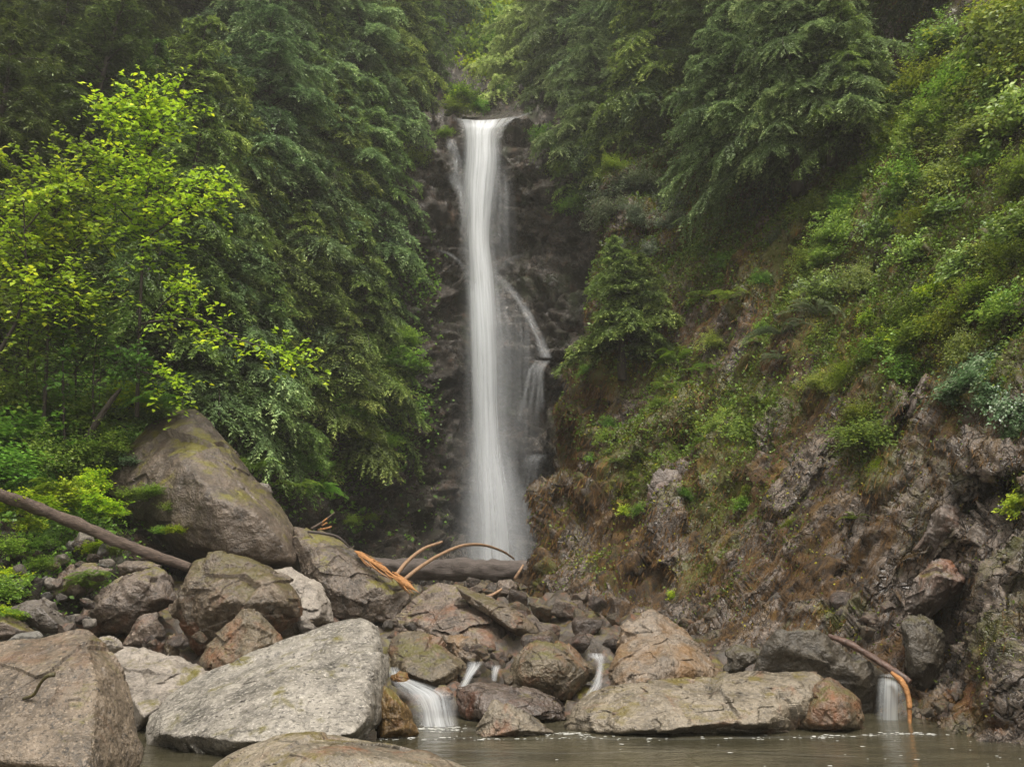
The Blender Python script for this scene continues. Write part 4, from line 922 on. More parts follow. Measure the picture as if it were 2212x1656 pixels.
def shrub_meshes(name, rad, h, twigs, leafsize, per, seed, mat, bark, up=.6, spread=1.0, hang=0.0):
    r = np.random.default_rng(seed)
    LP, LT, SP_ = [], [], Parts()
    DD = []
    for k in range(twigs):
        az = r.uniform(0, 2 * math.pi); el = r.uniform(.15, 1.45)
        d = np.array((math.cos(az) * math.cos(el) * spread, math.sin(az) * math.cos(el) * spread, math.sin(el)))
        L = r.uniform(.5, 1.05); e = d * np.array((rad, rad, h)) * L
        b = np.array((r.normal(0, .10 * rad), r.normal(0, .10 * rad), -.05))
        s = np.linspace(0, 1, 6)[:, None]
        bend = r.normal(0, .12 * rad, 3); bend[2] = -abs(bend[2]) - hang
        path = b + e * s + bend * s ** 2
        if k % 5 == 0:
            V, F = tube(path * np.array((.8, .8, .8)), np.linspace(.007, .002, 6) * (1 + rad), 4); SP_.add(V, F)
        for tw in range(5):
            c = path[r.integers(1, 6)]; td = nrm(nrm(e) + r.normal(0, .9, 3)); tl = r.uniform(.15, .42) * rad
            m = per; t = r.uniform(0, 1, m)[:, None]
            pos = c + td * tl * t + r.normal(0, .035 * rad + .01, (m, 3))
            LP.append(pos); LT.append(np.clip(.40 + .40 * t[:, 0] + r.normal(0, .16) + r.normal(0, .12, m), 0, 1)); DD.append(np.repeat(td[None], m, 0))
    pos = np.concatenate(LP); V, F = leaf_quads(pos, leafsize, r, up, dirs=np.concatenate(DD))
    return mesh_np(name + '_leaves', V, F, [mat], np.repeat(np.concatenate(LT), 4), False), SP_.mesh(name + '_stems', [bark])

def fern_mesh(name, L, nf, seed, mat, leafw=.05):
    r = np.random.default_rng(seed); CV, T = [], []
    for k in range(nf):
        az = k * 2.399 + r.normal(0, .3); d = np.array((math.cos(az), math.sin(az), 0)); side = np.array((-d[1], d[0], 0))
        l = L * r.uniform(.7, 1.15); n = 26; s = np.linspace(.06, 1, n)
        el = r.uniform(.45, 1.1)
        ax = d * (l * s * math.cos(el * .6))[:, None]; ax[:, 2] = l * (math.sin(el) * s - .75 * s ** 2.1)
        for sg in (-1, 1):
            bl = l * .20 * np.sin(np.pi * np.clip(s * .92 + .04, 0, 1)) ** .8 + .01
            bd = nrm(side * sg + d * .35 + np.array((0, 0, -.15)) + r.normal(0, .06, (n, 3)))
            wd = nrm(np.cross(bd, np.array((0, 0, 1.0)) + r.normal(0, .2, (n, 3))))
            V, _ = tri_strips(ax, bd, wd, bl, bl * 0 + l / n * .9); CV.append(V)
            T.append(np.repeat(np.clip(.4 + .4 * s + r.normal(0, .08, n), 0, 1), 4))
    V = np.concatenate(CV)
    return mesh_np(name, V, np.arange(len(V)).reshape(-1, 4), [mat], np.concatenate(T), False)

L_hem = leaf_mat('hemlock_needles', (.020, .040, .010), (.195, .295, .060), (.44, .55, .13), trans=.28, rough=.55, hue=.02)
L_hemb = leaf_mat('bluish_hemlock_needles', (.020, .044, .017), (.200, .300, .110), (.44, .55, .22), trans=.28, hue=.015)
L_mist = leaf_mat('mist_lightened_needles', (.06, .10, .03), (.36, .50, .15), (.60, .70, .28), trans=.3, hue=.02)  # needle colour lightened to stand in for the mist beyond the lip
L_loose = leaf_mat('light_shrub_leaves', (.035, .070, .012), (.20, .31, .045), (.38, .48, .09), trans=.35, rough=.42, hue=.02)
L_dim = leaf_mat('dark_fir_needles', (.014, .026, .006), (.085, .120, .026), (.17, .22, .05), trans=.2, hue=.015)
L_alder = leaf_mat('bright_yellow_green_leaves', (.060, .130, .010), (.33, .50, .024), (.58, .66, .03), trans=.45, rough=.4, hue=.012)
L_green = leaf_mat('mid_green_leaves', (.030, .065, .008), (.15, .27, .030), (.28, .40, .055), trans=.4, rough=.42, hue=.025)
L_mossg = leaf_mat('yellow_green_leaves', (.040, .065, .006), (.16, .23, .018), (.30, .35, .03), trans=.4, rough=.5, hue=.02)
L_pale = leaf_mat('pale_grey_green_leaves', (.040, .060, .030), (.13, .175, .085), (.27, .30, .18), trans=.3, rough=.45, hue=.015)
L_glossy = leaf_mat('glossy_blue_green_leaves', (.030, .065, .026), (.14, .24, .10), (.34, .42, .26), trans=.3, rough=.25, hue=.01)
L_dry = leaf_mat('dry_hanging_roots', (.040, .019, .004), (.165, .084, .018), (.30, .19, .065), trans=.15, rough=.8, hue=.01)
L_moss = leaf_mat('moss_tufts', (.050, .045, .004), (.17, .155, .010), (.28, .26, .02), trans=.2, rough=.85, hue=.01)

def surf_pick(G, NN, U, Vv, n, dens, r):
    """random points on a sheet, weighted by density(u, v) and area"""
    a = np.linalg.norm(np.cross(G[1:, :-1] - G[:-1, :-1], G[:-1, 1:] - G[:-1, :-1]), axis=-1)
    uu = U[:-1, :-1]; vv = Vv[:-1, :-1]
    w = (a * dens(uu, vv)).ravel(); w = w / w.sum()
    idx = r.choice(len(w), n, p=w); i, j = np.unravel_index(idx, a.shape)
    s, t = r.uniform(0, 1, (2, n, 1))
    p = G[i, j] * (1 - s) * (1 - t) + G[i + 1, j] * s * (1 - t) + G[i, j + 1] * (1 - s) * t + G[i + 1, j + 1] * s * t
    return p, NN[i, j], U[i, j], Vv[i, j]

def surf_at(G, U, Vv, u, v):
    k = np.argmin((U - u) ** 2 + (Vv - v) ** 2); i, j = np.unravel_index(k, U.shape); return G[i, j].copy(), (i, j)

# ---- conifers
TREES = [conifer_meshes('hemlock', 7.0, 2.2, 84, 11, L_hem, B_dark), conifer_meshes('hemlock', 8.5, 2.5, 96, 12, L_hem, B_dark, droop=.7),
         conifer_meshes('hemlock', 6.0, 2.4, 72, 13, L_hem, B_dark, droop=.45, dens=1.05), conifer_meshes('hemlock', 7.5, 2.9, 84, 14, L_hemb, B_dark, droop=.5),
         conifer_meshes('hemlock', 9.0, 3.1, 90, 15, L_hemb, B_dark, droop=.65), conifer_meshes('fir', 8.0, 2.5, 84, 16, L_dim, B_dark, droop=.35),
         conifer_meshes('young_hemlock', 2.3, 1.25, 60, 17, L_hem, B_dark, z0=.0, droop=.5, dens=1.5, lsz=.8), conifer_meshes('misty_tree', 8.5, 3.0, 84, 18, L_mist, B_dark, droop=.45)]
def tree(kind, name, u, v, Y=None, s=1.0, rz=None, sheet='A', sink=.3, look='', cat='conifer tree', group=None, tilt=(0, 0)):
    cr, tk = TREES[kind]
    if Y is None:
        p, _ = surf_at(*((GA, Ug, Vg) if sheet == 'A' else (GC, Uc, Vc)), u, v)
    else:
        p = P(u, v, Y)
    p = p + np.array((0, .3, -sink))
    e = obj(name, None, loc=p, rot=(tilt[0], tilt[1], rng.uniform(0, 6.28) if rz is None else rz), scale=s)
    obj('trunk', tk, e); obj('crown', cr, e)
    later(e, look, cat, group, p)
    return e
HG = 'conifers on the wooded hillside'
# the hillside beside the falls, row by row from the foot up
for (k, u, v, s) in [(0, 560, 985, .60), (2, 700, 1010, .62), (1, 765, 930, .66), (0, 640, 900, .8), (3, 480, 930, .8), (2, 735, 790, .72), (0, 805, 800, .50), (1, 340, 880, .85),
                     (3, 600, 740, .9), (0, 480, 700, .95), (1, 700, 640, .85), (3, 755, 560, .85), (0, 800, 460, .72), (1, 250, 720, .9), (2, 380, 560, 1.0), (3, 560, 520, 1.0),
                     (0, 690, 420, 1.0), (3, 775, 320, .95), (1, 845, 260, .80), (4, 500, 350, 1.1), (3, 640, 250, 1.1), (0, 905, 190, .75), (1, 770, 130, 1.1), (4, 860, 40, 1.1), (3, 560, 130, 1.2), (0, 670, 40, 1.25), (1, 440, 60, 1.3)]:
    tree(k, 'hemlock', u, v, s=s, look=['feathery dark green hemlock', 'tall drooping green hemlock', 'broad low green hemlock', 'soft blue-green hemlock', 'wide blue-green hemlock'][k], group=HG)
for (k, u, v, s) in [(5, 120, 640, 1.0), (5, 20, 560, .95), (5, 240, 430, 1.1), (5, 90, 300, 1.1), (5, -60, 250, 1.1), (5, 300, 220, 1.2), (5, 190, 80, 1.2), (5, 20, 30, 1.2), (5, -120, 760, .9), (5, -150, 480, 1.0), (5, 330, 30, 1.2), (5, -200, 60, 1.2)]:
    tree(k, 'fir', u, v, s=s, look='shadowy dark fir', group='dark firs behind the bright alders')
# beyond the lip of the falls
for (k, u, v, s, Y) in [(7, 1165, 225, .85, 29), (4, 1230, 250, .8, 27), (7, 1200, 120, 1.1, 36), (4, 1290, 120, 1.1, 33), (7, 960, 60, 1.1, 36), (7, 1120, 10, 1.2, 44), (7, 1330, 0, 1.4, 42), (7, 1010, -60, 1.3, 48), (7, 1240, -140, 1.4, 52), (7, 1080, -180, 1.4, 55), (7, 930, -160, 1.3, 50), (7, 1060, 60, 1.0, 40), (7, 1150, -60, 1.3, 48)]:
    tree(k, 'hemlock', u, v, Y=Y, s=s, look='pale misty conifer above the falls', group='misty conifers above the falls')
# over the brow of the mossy slope
for (k, u, v, s, Y) in [(3, 1300, 330, .70, 23.5), (0, 1380, 340, .75, 21.5), (1, 1440, 300, .85, 21), (0, 1260, 420, .5, 23.2), (4, 1490, 220, .9, 22), (3, 1400, 150, 1.0, 25), (5, 1560, 330, .75, 19), (0, 1580, 120, 1.1, 22),
                        (5, 1700, 60, 1.2, 20.5), (0, 1480, 40, 1.2, 27), (5, 1860, 20, 1.1, 18.5), (5, 1640, -60, 1.3, 24), (4, 1330, -100, 1.4, 33), (5, 2010, -60, 1.2, 17), (5, 1840, -160, 1.3, 22), (1, 1520, -140, 1.4, 32), (5, 2140, -60, .9, 15)]:
    tree(k, 'hemlock' if k != 5 else 'fir', u, v, Y=Y, s=s, look=['feathery green hemlock on the brow', 'tall drooping hemlock on the brow', '', 'blue-green hemlock on the brow', 'wide blue-green hemlock on the brow', 'dark fir on the brow'][k], group='conifers on the brow of the mossy slope')
tree(4, 'hemlock', 1730, 335, Y=15.6, s=.62, look='big overhanging blue-green hemlock with drooping boughs', group=None, rz=.6)
tree(3, 'hemlock', 1810, 270, Y=14.8, s=.58, look='bushy blue-green hemlock leaning over the slope', group=None, rz=2.0)
tree(3, 'hemlock', 1620, 330, Y=16.6, s=.60, look='low spreading blue-green hemlock', group=None, rz=4.0)
tree(0, 'hemlock', 1880, 280, Y=14.4, s=.5, look='dark green hemlock at the edge of the bright shrubs', rz=1.0)
tree(6, 'young_hemlock', 1355, 745, Y=16.6, s=.92, look='young hemlock', cat='young tree', group=None, rz=.4, sink=.1)
tree(6, 'young_hemlock', 1400, 690, Y=16.9, s=.72, look='young hemlock', cat='young tree', group=None, rz=2.4, sink=.1)
tree(6, 'young_hemlock', 1330, 610, Y=17.6, s=.55, look='young hemlock', cat='young tree', group=None, rz=4.4, sink=.1)

# ---- alders with bright leaves on the near bank
def broadleaf(look, trunkpts, r0, limbs, leafsize, seed, mat, bark, twig_den=8.0, leaves_per=13, name='alder_tree', cat='alder tree', group=None, tw_len=(.25, .62)):
    r = np.random.default_rng(seed)
    TP = Parts(); paths = []
    t = smooth_path([P(*q) for q in trunkpts], 30)
    V, F = tube(t, np.linspace(r0, r0 * .22, 30), 7, seed, .1); TP.add(V, F)
    tl = np.linalg.norm(t[-1] - t[0]); paths.append((t[12:], 1.0))
    for (pts, rr) in limbs:
        p = smooth_path([P(*q) for q in pts], 18); V, F = tube(p, np.linspace(rr, rr * .25, 18), 5, seed, .1); TP.add(V, F); paths.append((p, 1.0))
    n_auto = int(tl * 5)
    for k in range(n_auto):
        i = r.integers(13, 29); b = t[i]; az = r.uniform(0, 6.28); L = r.uniform(.5, 1.3) * (1 - .45 * (i - 8) / 21)
        d = nrm(np.array((math.cos(az), math.sin(az) * .9, r.uniform(.15, .7))))
        s = np.linspace(0, 1, 9)[:, None]; p = b + d * L * s + np.array((0, 0, -.25 * L)) * s ** 2
        V, F = tube(p, np.linspace(r0 * .25, .004, 9), 4); TP.add(V, F); paths.append((p, .9))
    LP, LD, LT = [], [], []
    for p, w in paths:
        ln = np.linalg.norm(np.diff(p, axis=0), axis=1).sum(); m = max(2, int(ln * twig_den * w))
        for k in range(m):
            f = r.uniform(.18, 1); i = min(len(p) - 2, int(f * (len(p) - 1))); b = p[i]
            ax = nrm(p[i + 1] - p[i]); d = nrm(ax * .5 + rnd_unit(r, 1)[0] * .9 + np.array((0, 0, .12))); L = r.uniform(*tw_len)
            s = np.linspace(.1, 1, leaves_per)[:, None]
            q = b + d * L * s + np.array((0, 0, -.10)) * s ** 2 + r.normal(0, .025, (leaves_per, 3))
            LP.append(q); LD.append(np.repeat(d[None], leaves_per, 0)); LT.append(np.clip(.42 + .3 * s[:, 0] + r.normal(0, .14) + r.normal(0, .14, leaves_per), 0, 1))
            if k % 2 == 0:
                V, F = tube(b + d * L * np.linspace(0, 1, 4)[:, None], (.006, .005, .004, .002), 3 if 0 else 4); TP.add(V, F)
    q = np.concatenate(LP); V, F = leaf_quads(q, leafsize, r, .62, .66, dirs=np.concatenate(LD))
    base = t[0]; TP.V = [v - base for v in TP.V]
    e = obj(name, None, loc=base)
    obj('trunk', TP.mesh('trunk', [bark]), e)
    obj('crown', mesh_np('crown', V - base, F, [mat], np.repeat(np.concatenate(LT), 4), False), e)
    return tag(e, look, cat, group)
AG = 'young alders on the near bank'
broadleaf('tallest bright alder whose long low limb reaches out over the boulder', [(296, 900, 12.3), (298, 820, 12.3), (304, 640, 12.2), (315, 440, 12.2), (322, 300, 12.2), (318, 205, 12.2)], .034,
          [([(304, 700, 12.2), (370, 690, 12), (440, 695, 11.9), (520, 735, 11.8), (600, 755, 11.7), (648, 772, 11.7)], .022), ([(312, 520, 12.2), (380, 470, 12), (450, 430, 11.9), (535, 432, 11.8)], .022),
           ([(314, 460, 12.2), (380, 400, 12.1), (470, 385, 12)], .018), ([(318, 340, 12.2), (370, 260, 12.1), (412, 215, 12.1)], .015), ([(318, 350, 12.2), (260, 280, 12.2), (225, 235, 12.1)], .015), ([(312, 500, 12.2), (230, 430, 12.2), (150, 400, 12.2)], .018), ([(300, 720, 12.2), (370, 640, 12), (430, 640, 11.9)], .015),
           ([(318, 330, 12.2), (320, 230, 12.2), (330, 175, 12.2)], .012), ([(300, 800, 12.2), (360, 820, 11.9), (400, 850, 11.8)], .015)], .09, 101, L_alder, B_dark, twig_den=15, group=AG)
broadleaf('dense yellow-tipped alder rising straight beside a cluster of thin stems', [(92, 960, 11.8), (100, 800, 11.8), (106, 620, 11.8), (118, 480, 11.8), (130, 350, 11.8)], .030,
          [([(106, 600, 11.8), (180, 520, 11.6), (240, 470, 11.5)], .018), ([(106, 560, 11.8), (40, 480, 11.7), (-30, 440, 11.7)], .018), ([(115, 470, 11.8), (170, 380, 11.7), (230, 330, 11.7)], .014), ([(118, 460, 11.8), (60, 380, 11.7), (10, 340, 11.6)], .014),
           ([(104, 700, 11.8), (170, 660, 11.6), (250, 640, 11.5)], .016), ([(122, 420, 11.8), (160, 350, 11.8), (175, 300, 11.8)], .012)], .09, 102, L_alder, B_dark, twig_den=15, group=AG)
broadleaf('leaning alder cut off by the edge of the view', [(-25, 800, 11.3), (10, 740, 11.3), (40, 680, 11.3), (55, 580, 11.3), (50, 420, 11.3)], .034,
          [([(50, 640, 11.3), (110, 600, 11.2), (160, 560, 11.1)], .016), ([(50, 520, 11.3), (-40, 440, 11.2), (-120, 400, 11.2)], .016), ([(52, 500, 11.3), (110, 430, 11.2), (150, 400, 11.2)], .014), ([(30, 700, 11.3), (-50, 660, 11.2), (-110, 640, 11.2)], .014)], .088, 103, L_alder, B_dark, twig_den=15, group=AG)
for k, (u, v0, v1, Y, lk) in enumerate([(140, 975, 560, 12.0, 'thin alder sapling standing just beside the dense yellow-tipped alder'), (168, 950, 620, 12.3, 'slim alder sapling in the middle of the stem cluster'), (62, 985, 640, 12.0, 'thin alder sapling between the leaning and the dense alder'), (205, 955, 690, 12.1, 'short alder sapling on the boulder side of the stem cluster')]):
    broadleaf(lk, [(u, v0, Y), (u - 4, (v0 + v1) / 2, Y), (u + 8, v1, Y)], .022, [([(u, v1 + 140, Y), (u + 50, v1 + 90, Y - .1), (u + 90, v1 + 80, Y - .1)], .01)], .078, 110 + k, L_green, B_dark, twig_den=12, group=AG, name='alder_sapling', cat='sapling')

# ---- leafy shrubs: a few kinds, copied
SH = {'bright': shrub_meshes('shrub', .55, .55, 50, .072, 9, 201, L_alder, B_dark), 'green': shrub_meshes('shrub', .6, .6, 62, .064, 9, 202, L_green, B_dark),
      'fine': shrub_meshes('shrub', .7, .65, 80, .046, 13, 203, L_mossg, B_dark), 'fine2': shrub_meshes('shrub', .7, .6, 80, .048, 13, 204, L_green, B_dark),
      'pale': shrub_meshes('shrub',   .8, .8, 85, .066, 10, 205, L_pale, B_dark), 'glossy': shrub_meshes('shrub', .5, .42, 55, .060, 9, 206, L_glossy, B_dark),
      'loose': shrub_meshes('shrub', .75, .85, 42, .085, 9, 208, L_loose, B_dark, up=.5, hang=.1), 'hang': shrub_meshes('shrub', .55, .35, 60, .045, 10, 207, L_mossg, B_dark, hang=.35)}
LOOK = {'loose': 'large loose light green shrub', 'bright': 'bright yellow-green leafy shrub', 'green': 'mid-green leafy shrub', 'fine': 'fine-leaved yellow-green bush', 'fine2': 'fine-leaved green bush', 'pale': 'pale grey-green bush', 'glossy': 'glossy blue-green leafy plant', 'hang': 'trailing yellow-green plant'}
def shrub(kind, u, v, s=1.0, sheet='C', Y=None, group=None, name='shrub', look=None, cat='shrub'):
    if Y is None:
        G_, U_, V_ = (GC, Uc, Vc) if sheet == 'C' else (GA, Ug, Vg)
        p, (i, j) = surf_at(G_, U_, V_, u, v); nn = (NCm if sheet == 'C' else NA)[i, j]
        tx = -.45 * nn[1] if 0 else 0
        rot = Vector((0, 0, 1)).lerp(Vector([float(x) for x in nn]), .45).to_track_quat('Z', 'X').to_euler()
    else:
        p = P(u, v, Y); rot = (0, 0, 0)
    lv, st = SH[kind]
    e = obj(name, None, loc=p, scale=(s * rng.uniform(.8, 1.3), s * rng.uniform(.8, 1.3), s * rng.uniform(.65, 1.05))); e.rotation_euler = rot
    q = e.rotation_euler.to_matrix() @ Matrix.Rotation(rng.uniform(0, 6.28), 3, 'Z'); e.rotation_euler = q.to_euler()
    obj('stems', st, e); obj('foliage', lv, e)
    if look and group is None: tag(e, look, cat)
    else: later(e, look or LOOK[kind], cat, group or 'shrubs clinging to the mossy slope', p)
    return e
r2 = np.random.default_rng(55)
slope_sh = [('loose', 2190, 110, 1.1), ('loose', 2120, 130, 1.0), ('loose', 2210, 250, .9), ('loose', 2060, 260, .9), ('loose', 1980, 330, .8), ('loose', 2120, 350, .8), ('loose', 1850, 450, .7), ('loose', 1930, 430, .7), ('loose', 2040, 450, .7), ('loose', 2200, 500, .6), ('loose', 1800, 580, .6), ('loose', 2080, 590, .6), ('loose', 1990, 560, .6), ('loose', 2180, 700, .55), ('loose', 1950, 760, .5), ('loose', 2150, 190, .9), ('fine2', 2120, 60, 1.3), ('fine', 2200, 40, 1.3), ('fine2', 2050, 110, 1.1), ('fine', 2180, 160, 1.1), ('fine2', 2080, 200, 1.1), ('fine', 2010, 190, .9), ('fine', 2140, 280, 1.0), ('fine2', 2020, 290, 1.0),
            ('fine', 1940, 290, .9), ('fine2', 2200, 370, .8), ('fine', 2060, 380, 1.0), ('fine2', 1960, 390, 1.0), ('fine', 1880, 380, .9), ('fine2', 1830, 430, .9), ('fine', 1760, 470, .9), ('fine2', 1900, 480, .9), ('fine', 1990, 480, .8),
            ('fine2', 1820, 530, .9), ('fine', 1740, 560, .8), ('fine2', 1790, 630, .8), ('fine', 1720, 650, .7), ('fine', 1850, 610, .6), ('hang', 1760, 720, .9), ('bright', 1740, 540, .35), ('bright', 2160, 440, .45), ('green', 2110, 470, .6), ('hang', 2130, 540, .7),
            ('fine', 2180, 560, .6), ('fine2', 2060, 540, .6), ('bright', 2000, 640, .5), ('fine', 1960, 690, .8), ('green', 1990, 740, .7), ('bright', 1930, 740, .5), ('fine', 2060, 690, .8), ('fine', 2110, 640, .6), ('green', 2160, 660, .5),
            ('green', 1890, 780, .6), ('hang', 1850, 740, .7), ('fine', 1840, 830, .5), ('fine', 1780, 840, .4), ('green', 1950, 810, .5), ('bright', 1900, 700, .4), ('glossy', 2090, 830, .8), ('glossy', 2150, 850, .7), ('glossy', 2050, 860, .55), ('glossy', 2120, 790, .6), ('glossy', 2200, 890, .6),
            ('glossy', 2190, 940, .45), ('green', 2160, 760, .6), ('bright', 2190, 1085, .42), ('bright', 2200, 1040, .3), ('fine', 1560, 905, .55), ('fine', 1600, 930, .5), ('fine', 1530, 950, .45), ('hang', 1660, 870, .4), ('green', 1370, 1095, .35), ('bright', 1368, 1120, .38), ('fine', 1365, 1060, .45),
            ('fine', 1380, 1020, .4), ('bright', 1350, 1100, .3), ('hang', 1320, 980, .4), ('green', 1290, 945, .45), ('green', 1270, 985, .35), ('green', 1310, 900, .35), ('fine', 1420, 800, .55), ('fine', 1490, 770, .5), ('fine', 1540, 740, .5), ('green', 1330, 790, .5), ('fine2', 1300, 770, .5),
            ('fine2', 1260, 800, .4), ('hang', 1460, 740, .5), ('green', 1600, 1080, .35), ('hang', 1610, 1050, .35), ('bright', 1440, 1260, .22), ('green', 1580, 720, .35), ('fine2', 1640, 610, .5), ('fine2', 1560, 560, .7), ('green', 1520, 520, .6), ('green', 1640, 700, .4),
            ('fine', 1420, 880, .35), ('hang', 1720, 1150, .3), ('fine2', 1480, 1090, .3), ('fine', 1880, 960, .6), ('hang', 1830, 940, .5), ('hang', 1900, 1000, .5), ('fine', 1860, 900, .5), ('pale', 1670, 510, .4), ('green', 1240, 905, .3), ('fine', 2080, 760, .5)]
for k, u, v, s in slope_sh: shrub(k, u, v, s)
for u, v, s in [(1330, 400, .95), (1390, 390, .95), (1440, 420, .8), (1310, 460, .75), (1370, 470, .7), (1450, 490, .6), (1330, 530, .5), (1410, 540, .5)]: shrub('pale', u, v, s)
shrub('fine', 1325, 365, .7, Y=19.6, look='yellowish bush poking out above the pale bushes')
BG = 'leafy plants on the near bank'
for k, u, v, s, Y in [('green', 40, 960, 1.0, 11.6), ('green', 110, 900, 1.0, 12.3), ('green', 180, 930, .9, 12.4), ('green', 250, 900, 1.1, 12.8), ('fine2', 30, 880, 1.2, 12.2), ('green', 330, 905, .7, 12.9), ('bright', 285, 870, .7, 12.6), ('fine2', 100, 1010, .9, 11.4), ('fine2', 200, 1000, .9, 12.0), ('green', 240, 975, .7, 12.2),
                      ('green', 10, 1035, .9, 10.8), ('bright', 30, 1095, .55, 9.9), ('bright', 90, 1100, .5, 10.3), ('bright', 140, 1085, .6, 10.6), ('bright', 195, 1095, .6, 10.8), ('bright', 240, 1110, .5, 10.9), ('green', 170, 1130, .4, 10.7), ('bright', 205, 1050, .5, 11.2), ('green', 60, 1060, .7, 10.8),
                      ('green', 290, 1075, .4, 11.6), ('green', 330, 1065, .35, 11.6), ('green', 370, 1100, .25, 11.5), ('bright', 380, 1148, .2, 11.3), ('green', 345, 1150, .25, 11.3), ('green', 20, 1190, .4, 9.6), ('green', 90, 1180, .35, 9.9), ('bright', 25, 1250, .35, 9.2), ('green', 5, 1290, .4, 8.6), ('green', 90, 1225, .3, 9.5),
                      ('bright', 205, 1190, .25, 10.2), ('green', 240, 1195, .22, 10.2), ('bright', 60, 1140, .35, 9.9), ('green', 70, 1265, .25, 9.2), ('bright', 5, 1340, .3, 8.0), ('green', 450, 985, .5, 14), ('green', 510, 1010, .5, 15), ('glossy', 330, 840, .4, 12.5), ('glossy', 275, 1000, .4, 12.2)]:
    shrub(k, u, v, s, Y=Y, group=BG, cat='plant', name='leafy_plant')
for k, u, v, s, Y in [('green', 860, 790, 1.1, 21.0), ('green', 820, 830, 1.0, 20.5), ('green', 880, 740, .9, 21.5), ('green', 900, 800, .7, 21.5), ('fine2', 790, 960, 1.0, 19.5), ('green', 760, 900, .9, 19.0), ('fine2', 820, 960, .7, 20), ('green', 1000, 215, 1.2, 25.5), ('green', 985, 240, .9, 25.2), ('bright', 990, 215, .9, 25.6), ('green', 1030, 235, .8, 26), ('bright', 1050, 90, 3.4, 37), ('green', 1010, 140, 3.2, 35), ('bright', 1100, 60, 3.4, 38), ('green', 985, 70, 3.2, 37), ('green', 1130, 130, 3.0, 35), ('bright', 1030, 170, 2.4, 33), ('green', 1080, 110, 3.0, 35),
                      ('green', 1040, 20, 3.8, 40), ('green', 1110, 150, 2.6, 34), ('bright', 1000, 0, 3.6, 42), ('green', 1090, -20, 4.0, 44), ('green', 1170, 300, .8, 24.2), ('fine2', 1220, 380, .9, 23.6), ('fine2', 1240, 450, .9, 23.0), ('green', 900, 350, .9, 24), ('fine2', 1200, 330, .8, 24), ('green', 760, 1130, .4, 18.5), ('bright', 805, 1120, .3, 19.5), ('fine2', 650, 1010, .8, 17.5), ('green', 1060, 150, 1.6, 36), ('green', 1090, 205, .9, 28), ('fine2', 960, 290, .5, 24.2)]:
    shrub(k, u, v, s, Y=Y, group='broadleaf bushes around the falls', look='leafy bush' if k != 'bright' else 'fresh bright bush', cat='bush', name='bush')

# ---- ferns and grass plants
FERN = [fern_mesh('fern', .5, 13, 301, L_green), fern_mesh('fern', .5, 11, 302, L_mossg), fern_mesh('fern', .45, 12, 303, L_pale)]
def fern(k, u, v, s, Y=None, sheet='C', look=None):
    if Y is None:
        G_, U_, V_ = (GC, Uc, Vc) if sheet == 'C' else (GA, Ug, Vg)
        p, ij = surf_at(G_, U_, V_, u, v); p = p + np.array((0, -.06, .02))
    else: p = P(u, v, Y)
    e = obj('fern', FERN[k], loc=p, rot=(rng.uniform(-.1, .4), rng.uniform(-.2, .2), rng.uniform(0, 6.28)), scale=s)
    later(e, look or ['arching green fern', 'yellowish arching fern', 'pale arching fern'][k], 'fern', 'ferns on the rocks', p)
for k, u, v, s, Y in [(1, 185, 1265, .8, 9.6), (0, 200, 1245, .7, 9.7), (2, 15, 1265, .6, 9.0), (0, 15, 1330, .6, 7.9), (1, 1450, 770, 1.3, None), (0, 1470, 790, 1.1, None), (1, 1430, 840, 1.0, None), (0, 1520, 790, 1.0, None), (2, 1700, 735, 1.5, None), (2, 1760, 680, 1.4, None), (2, 1690, 790, .8, None), (1, 1550, 930, 1.0, None),
                      (1, 1620, 880, .9, None), (1, 1380, 1000, .8, None), (1, 1335, 1010, .7, None), (0, 1640, 740, 1.0, None), (0, 1590, 660, 1.0, None), (1, 1560, 480, 1.2, None), (0, 1500, 640, 1.0, None), (1, 1860, 1140, .5, None), (0, 1240, 780, .8, None), (1, 1290, 860, .8, None), (2, 1730, 620, 1.2, None),
                      (0, 330, 870, 1.2, 12.3), (0, 355, 890, 1.0, 12.6), (0, 50, 1010, 1.0, 11.0), (1, 120, 1060, .9, 10.6), (0, 640, 1050, 1.2, 16.5), (0, 700, 1060, 1.1, 17.5), (0, 560, 1010, 1.1, 15.5)]:
    fern(k, u, v, s, Y)

# ---- ground cover nobody could count
SF = 1 / (1 + np.exp(-(streakC[:-1, :-1] - .02) * 14))
dens_g = lambda u, v: blobs(u, v, GREEN, .035) * (u > 1110) * (v < 1560) * (u < 2500) * (SF + .05)
p, nn, uu, vv = surf_pick(GC, NCm, Uc, Vc, 140000, dens_g, r2)
dep = p[:, 1]
V, F = leaf_quads(p + nn * r2.uniform(.0, .09, (len(p), 1)), .0029 * dep * r2.uniform(.6, 1.5, len(p)), r2, .45, .7)
cl = .45 + .35 * fbm(p * 1.3, 3, 61) + r2.normal(0, .16, len(p))
tag(obj('ground_cover', mesh_np('ground_cover', V, F, [L_mossg], np.repeat(np.clip(cl, 0, 1), 4), False)), kind='stuff')
p, nn, uu, vv = surf_pick(GC, NCm, Uc, Vc, 60000, lambda u, v: blobs(u, v, GREEN, .02) * (u > 1110) * (v < 1560) * (u < 2500) * (v < 1000) * (SF + .15), r2)
V, F = leaf_quads(p + nn * r2.uniform(.0, .16, (len(p), 1)), .0031 * p[:, 1] * r2.uniform(.6, 1.5, len(p)), r2, .45, .7)
tag(obj('ground_cover', mesh_np('ground_cover', V, F, [L_green], np.repeat(np.clip(.45 + r2.normal(0, .25, len(p)), 0, 1), 4), False)), kind='stuff')
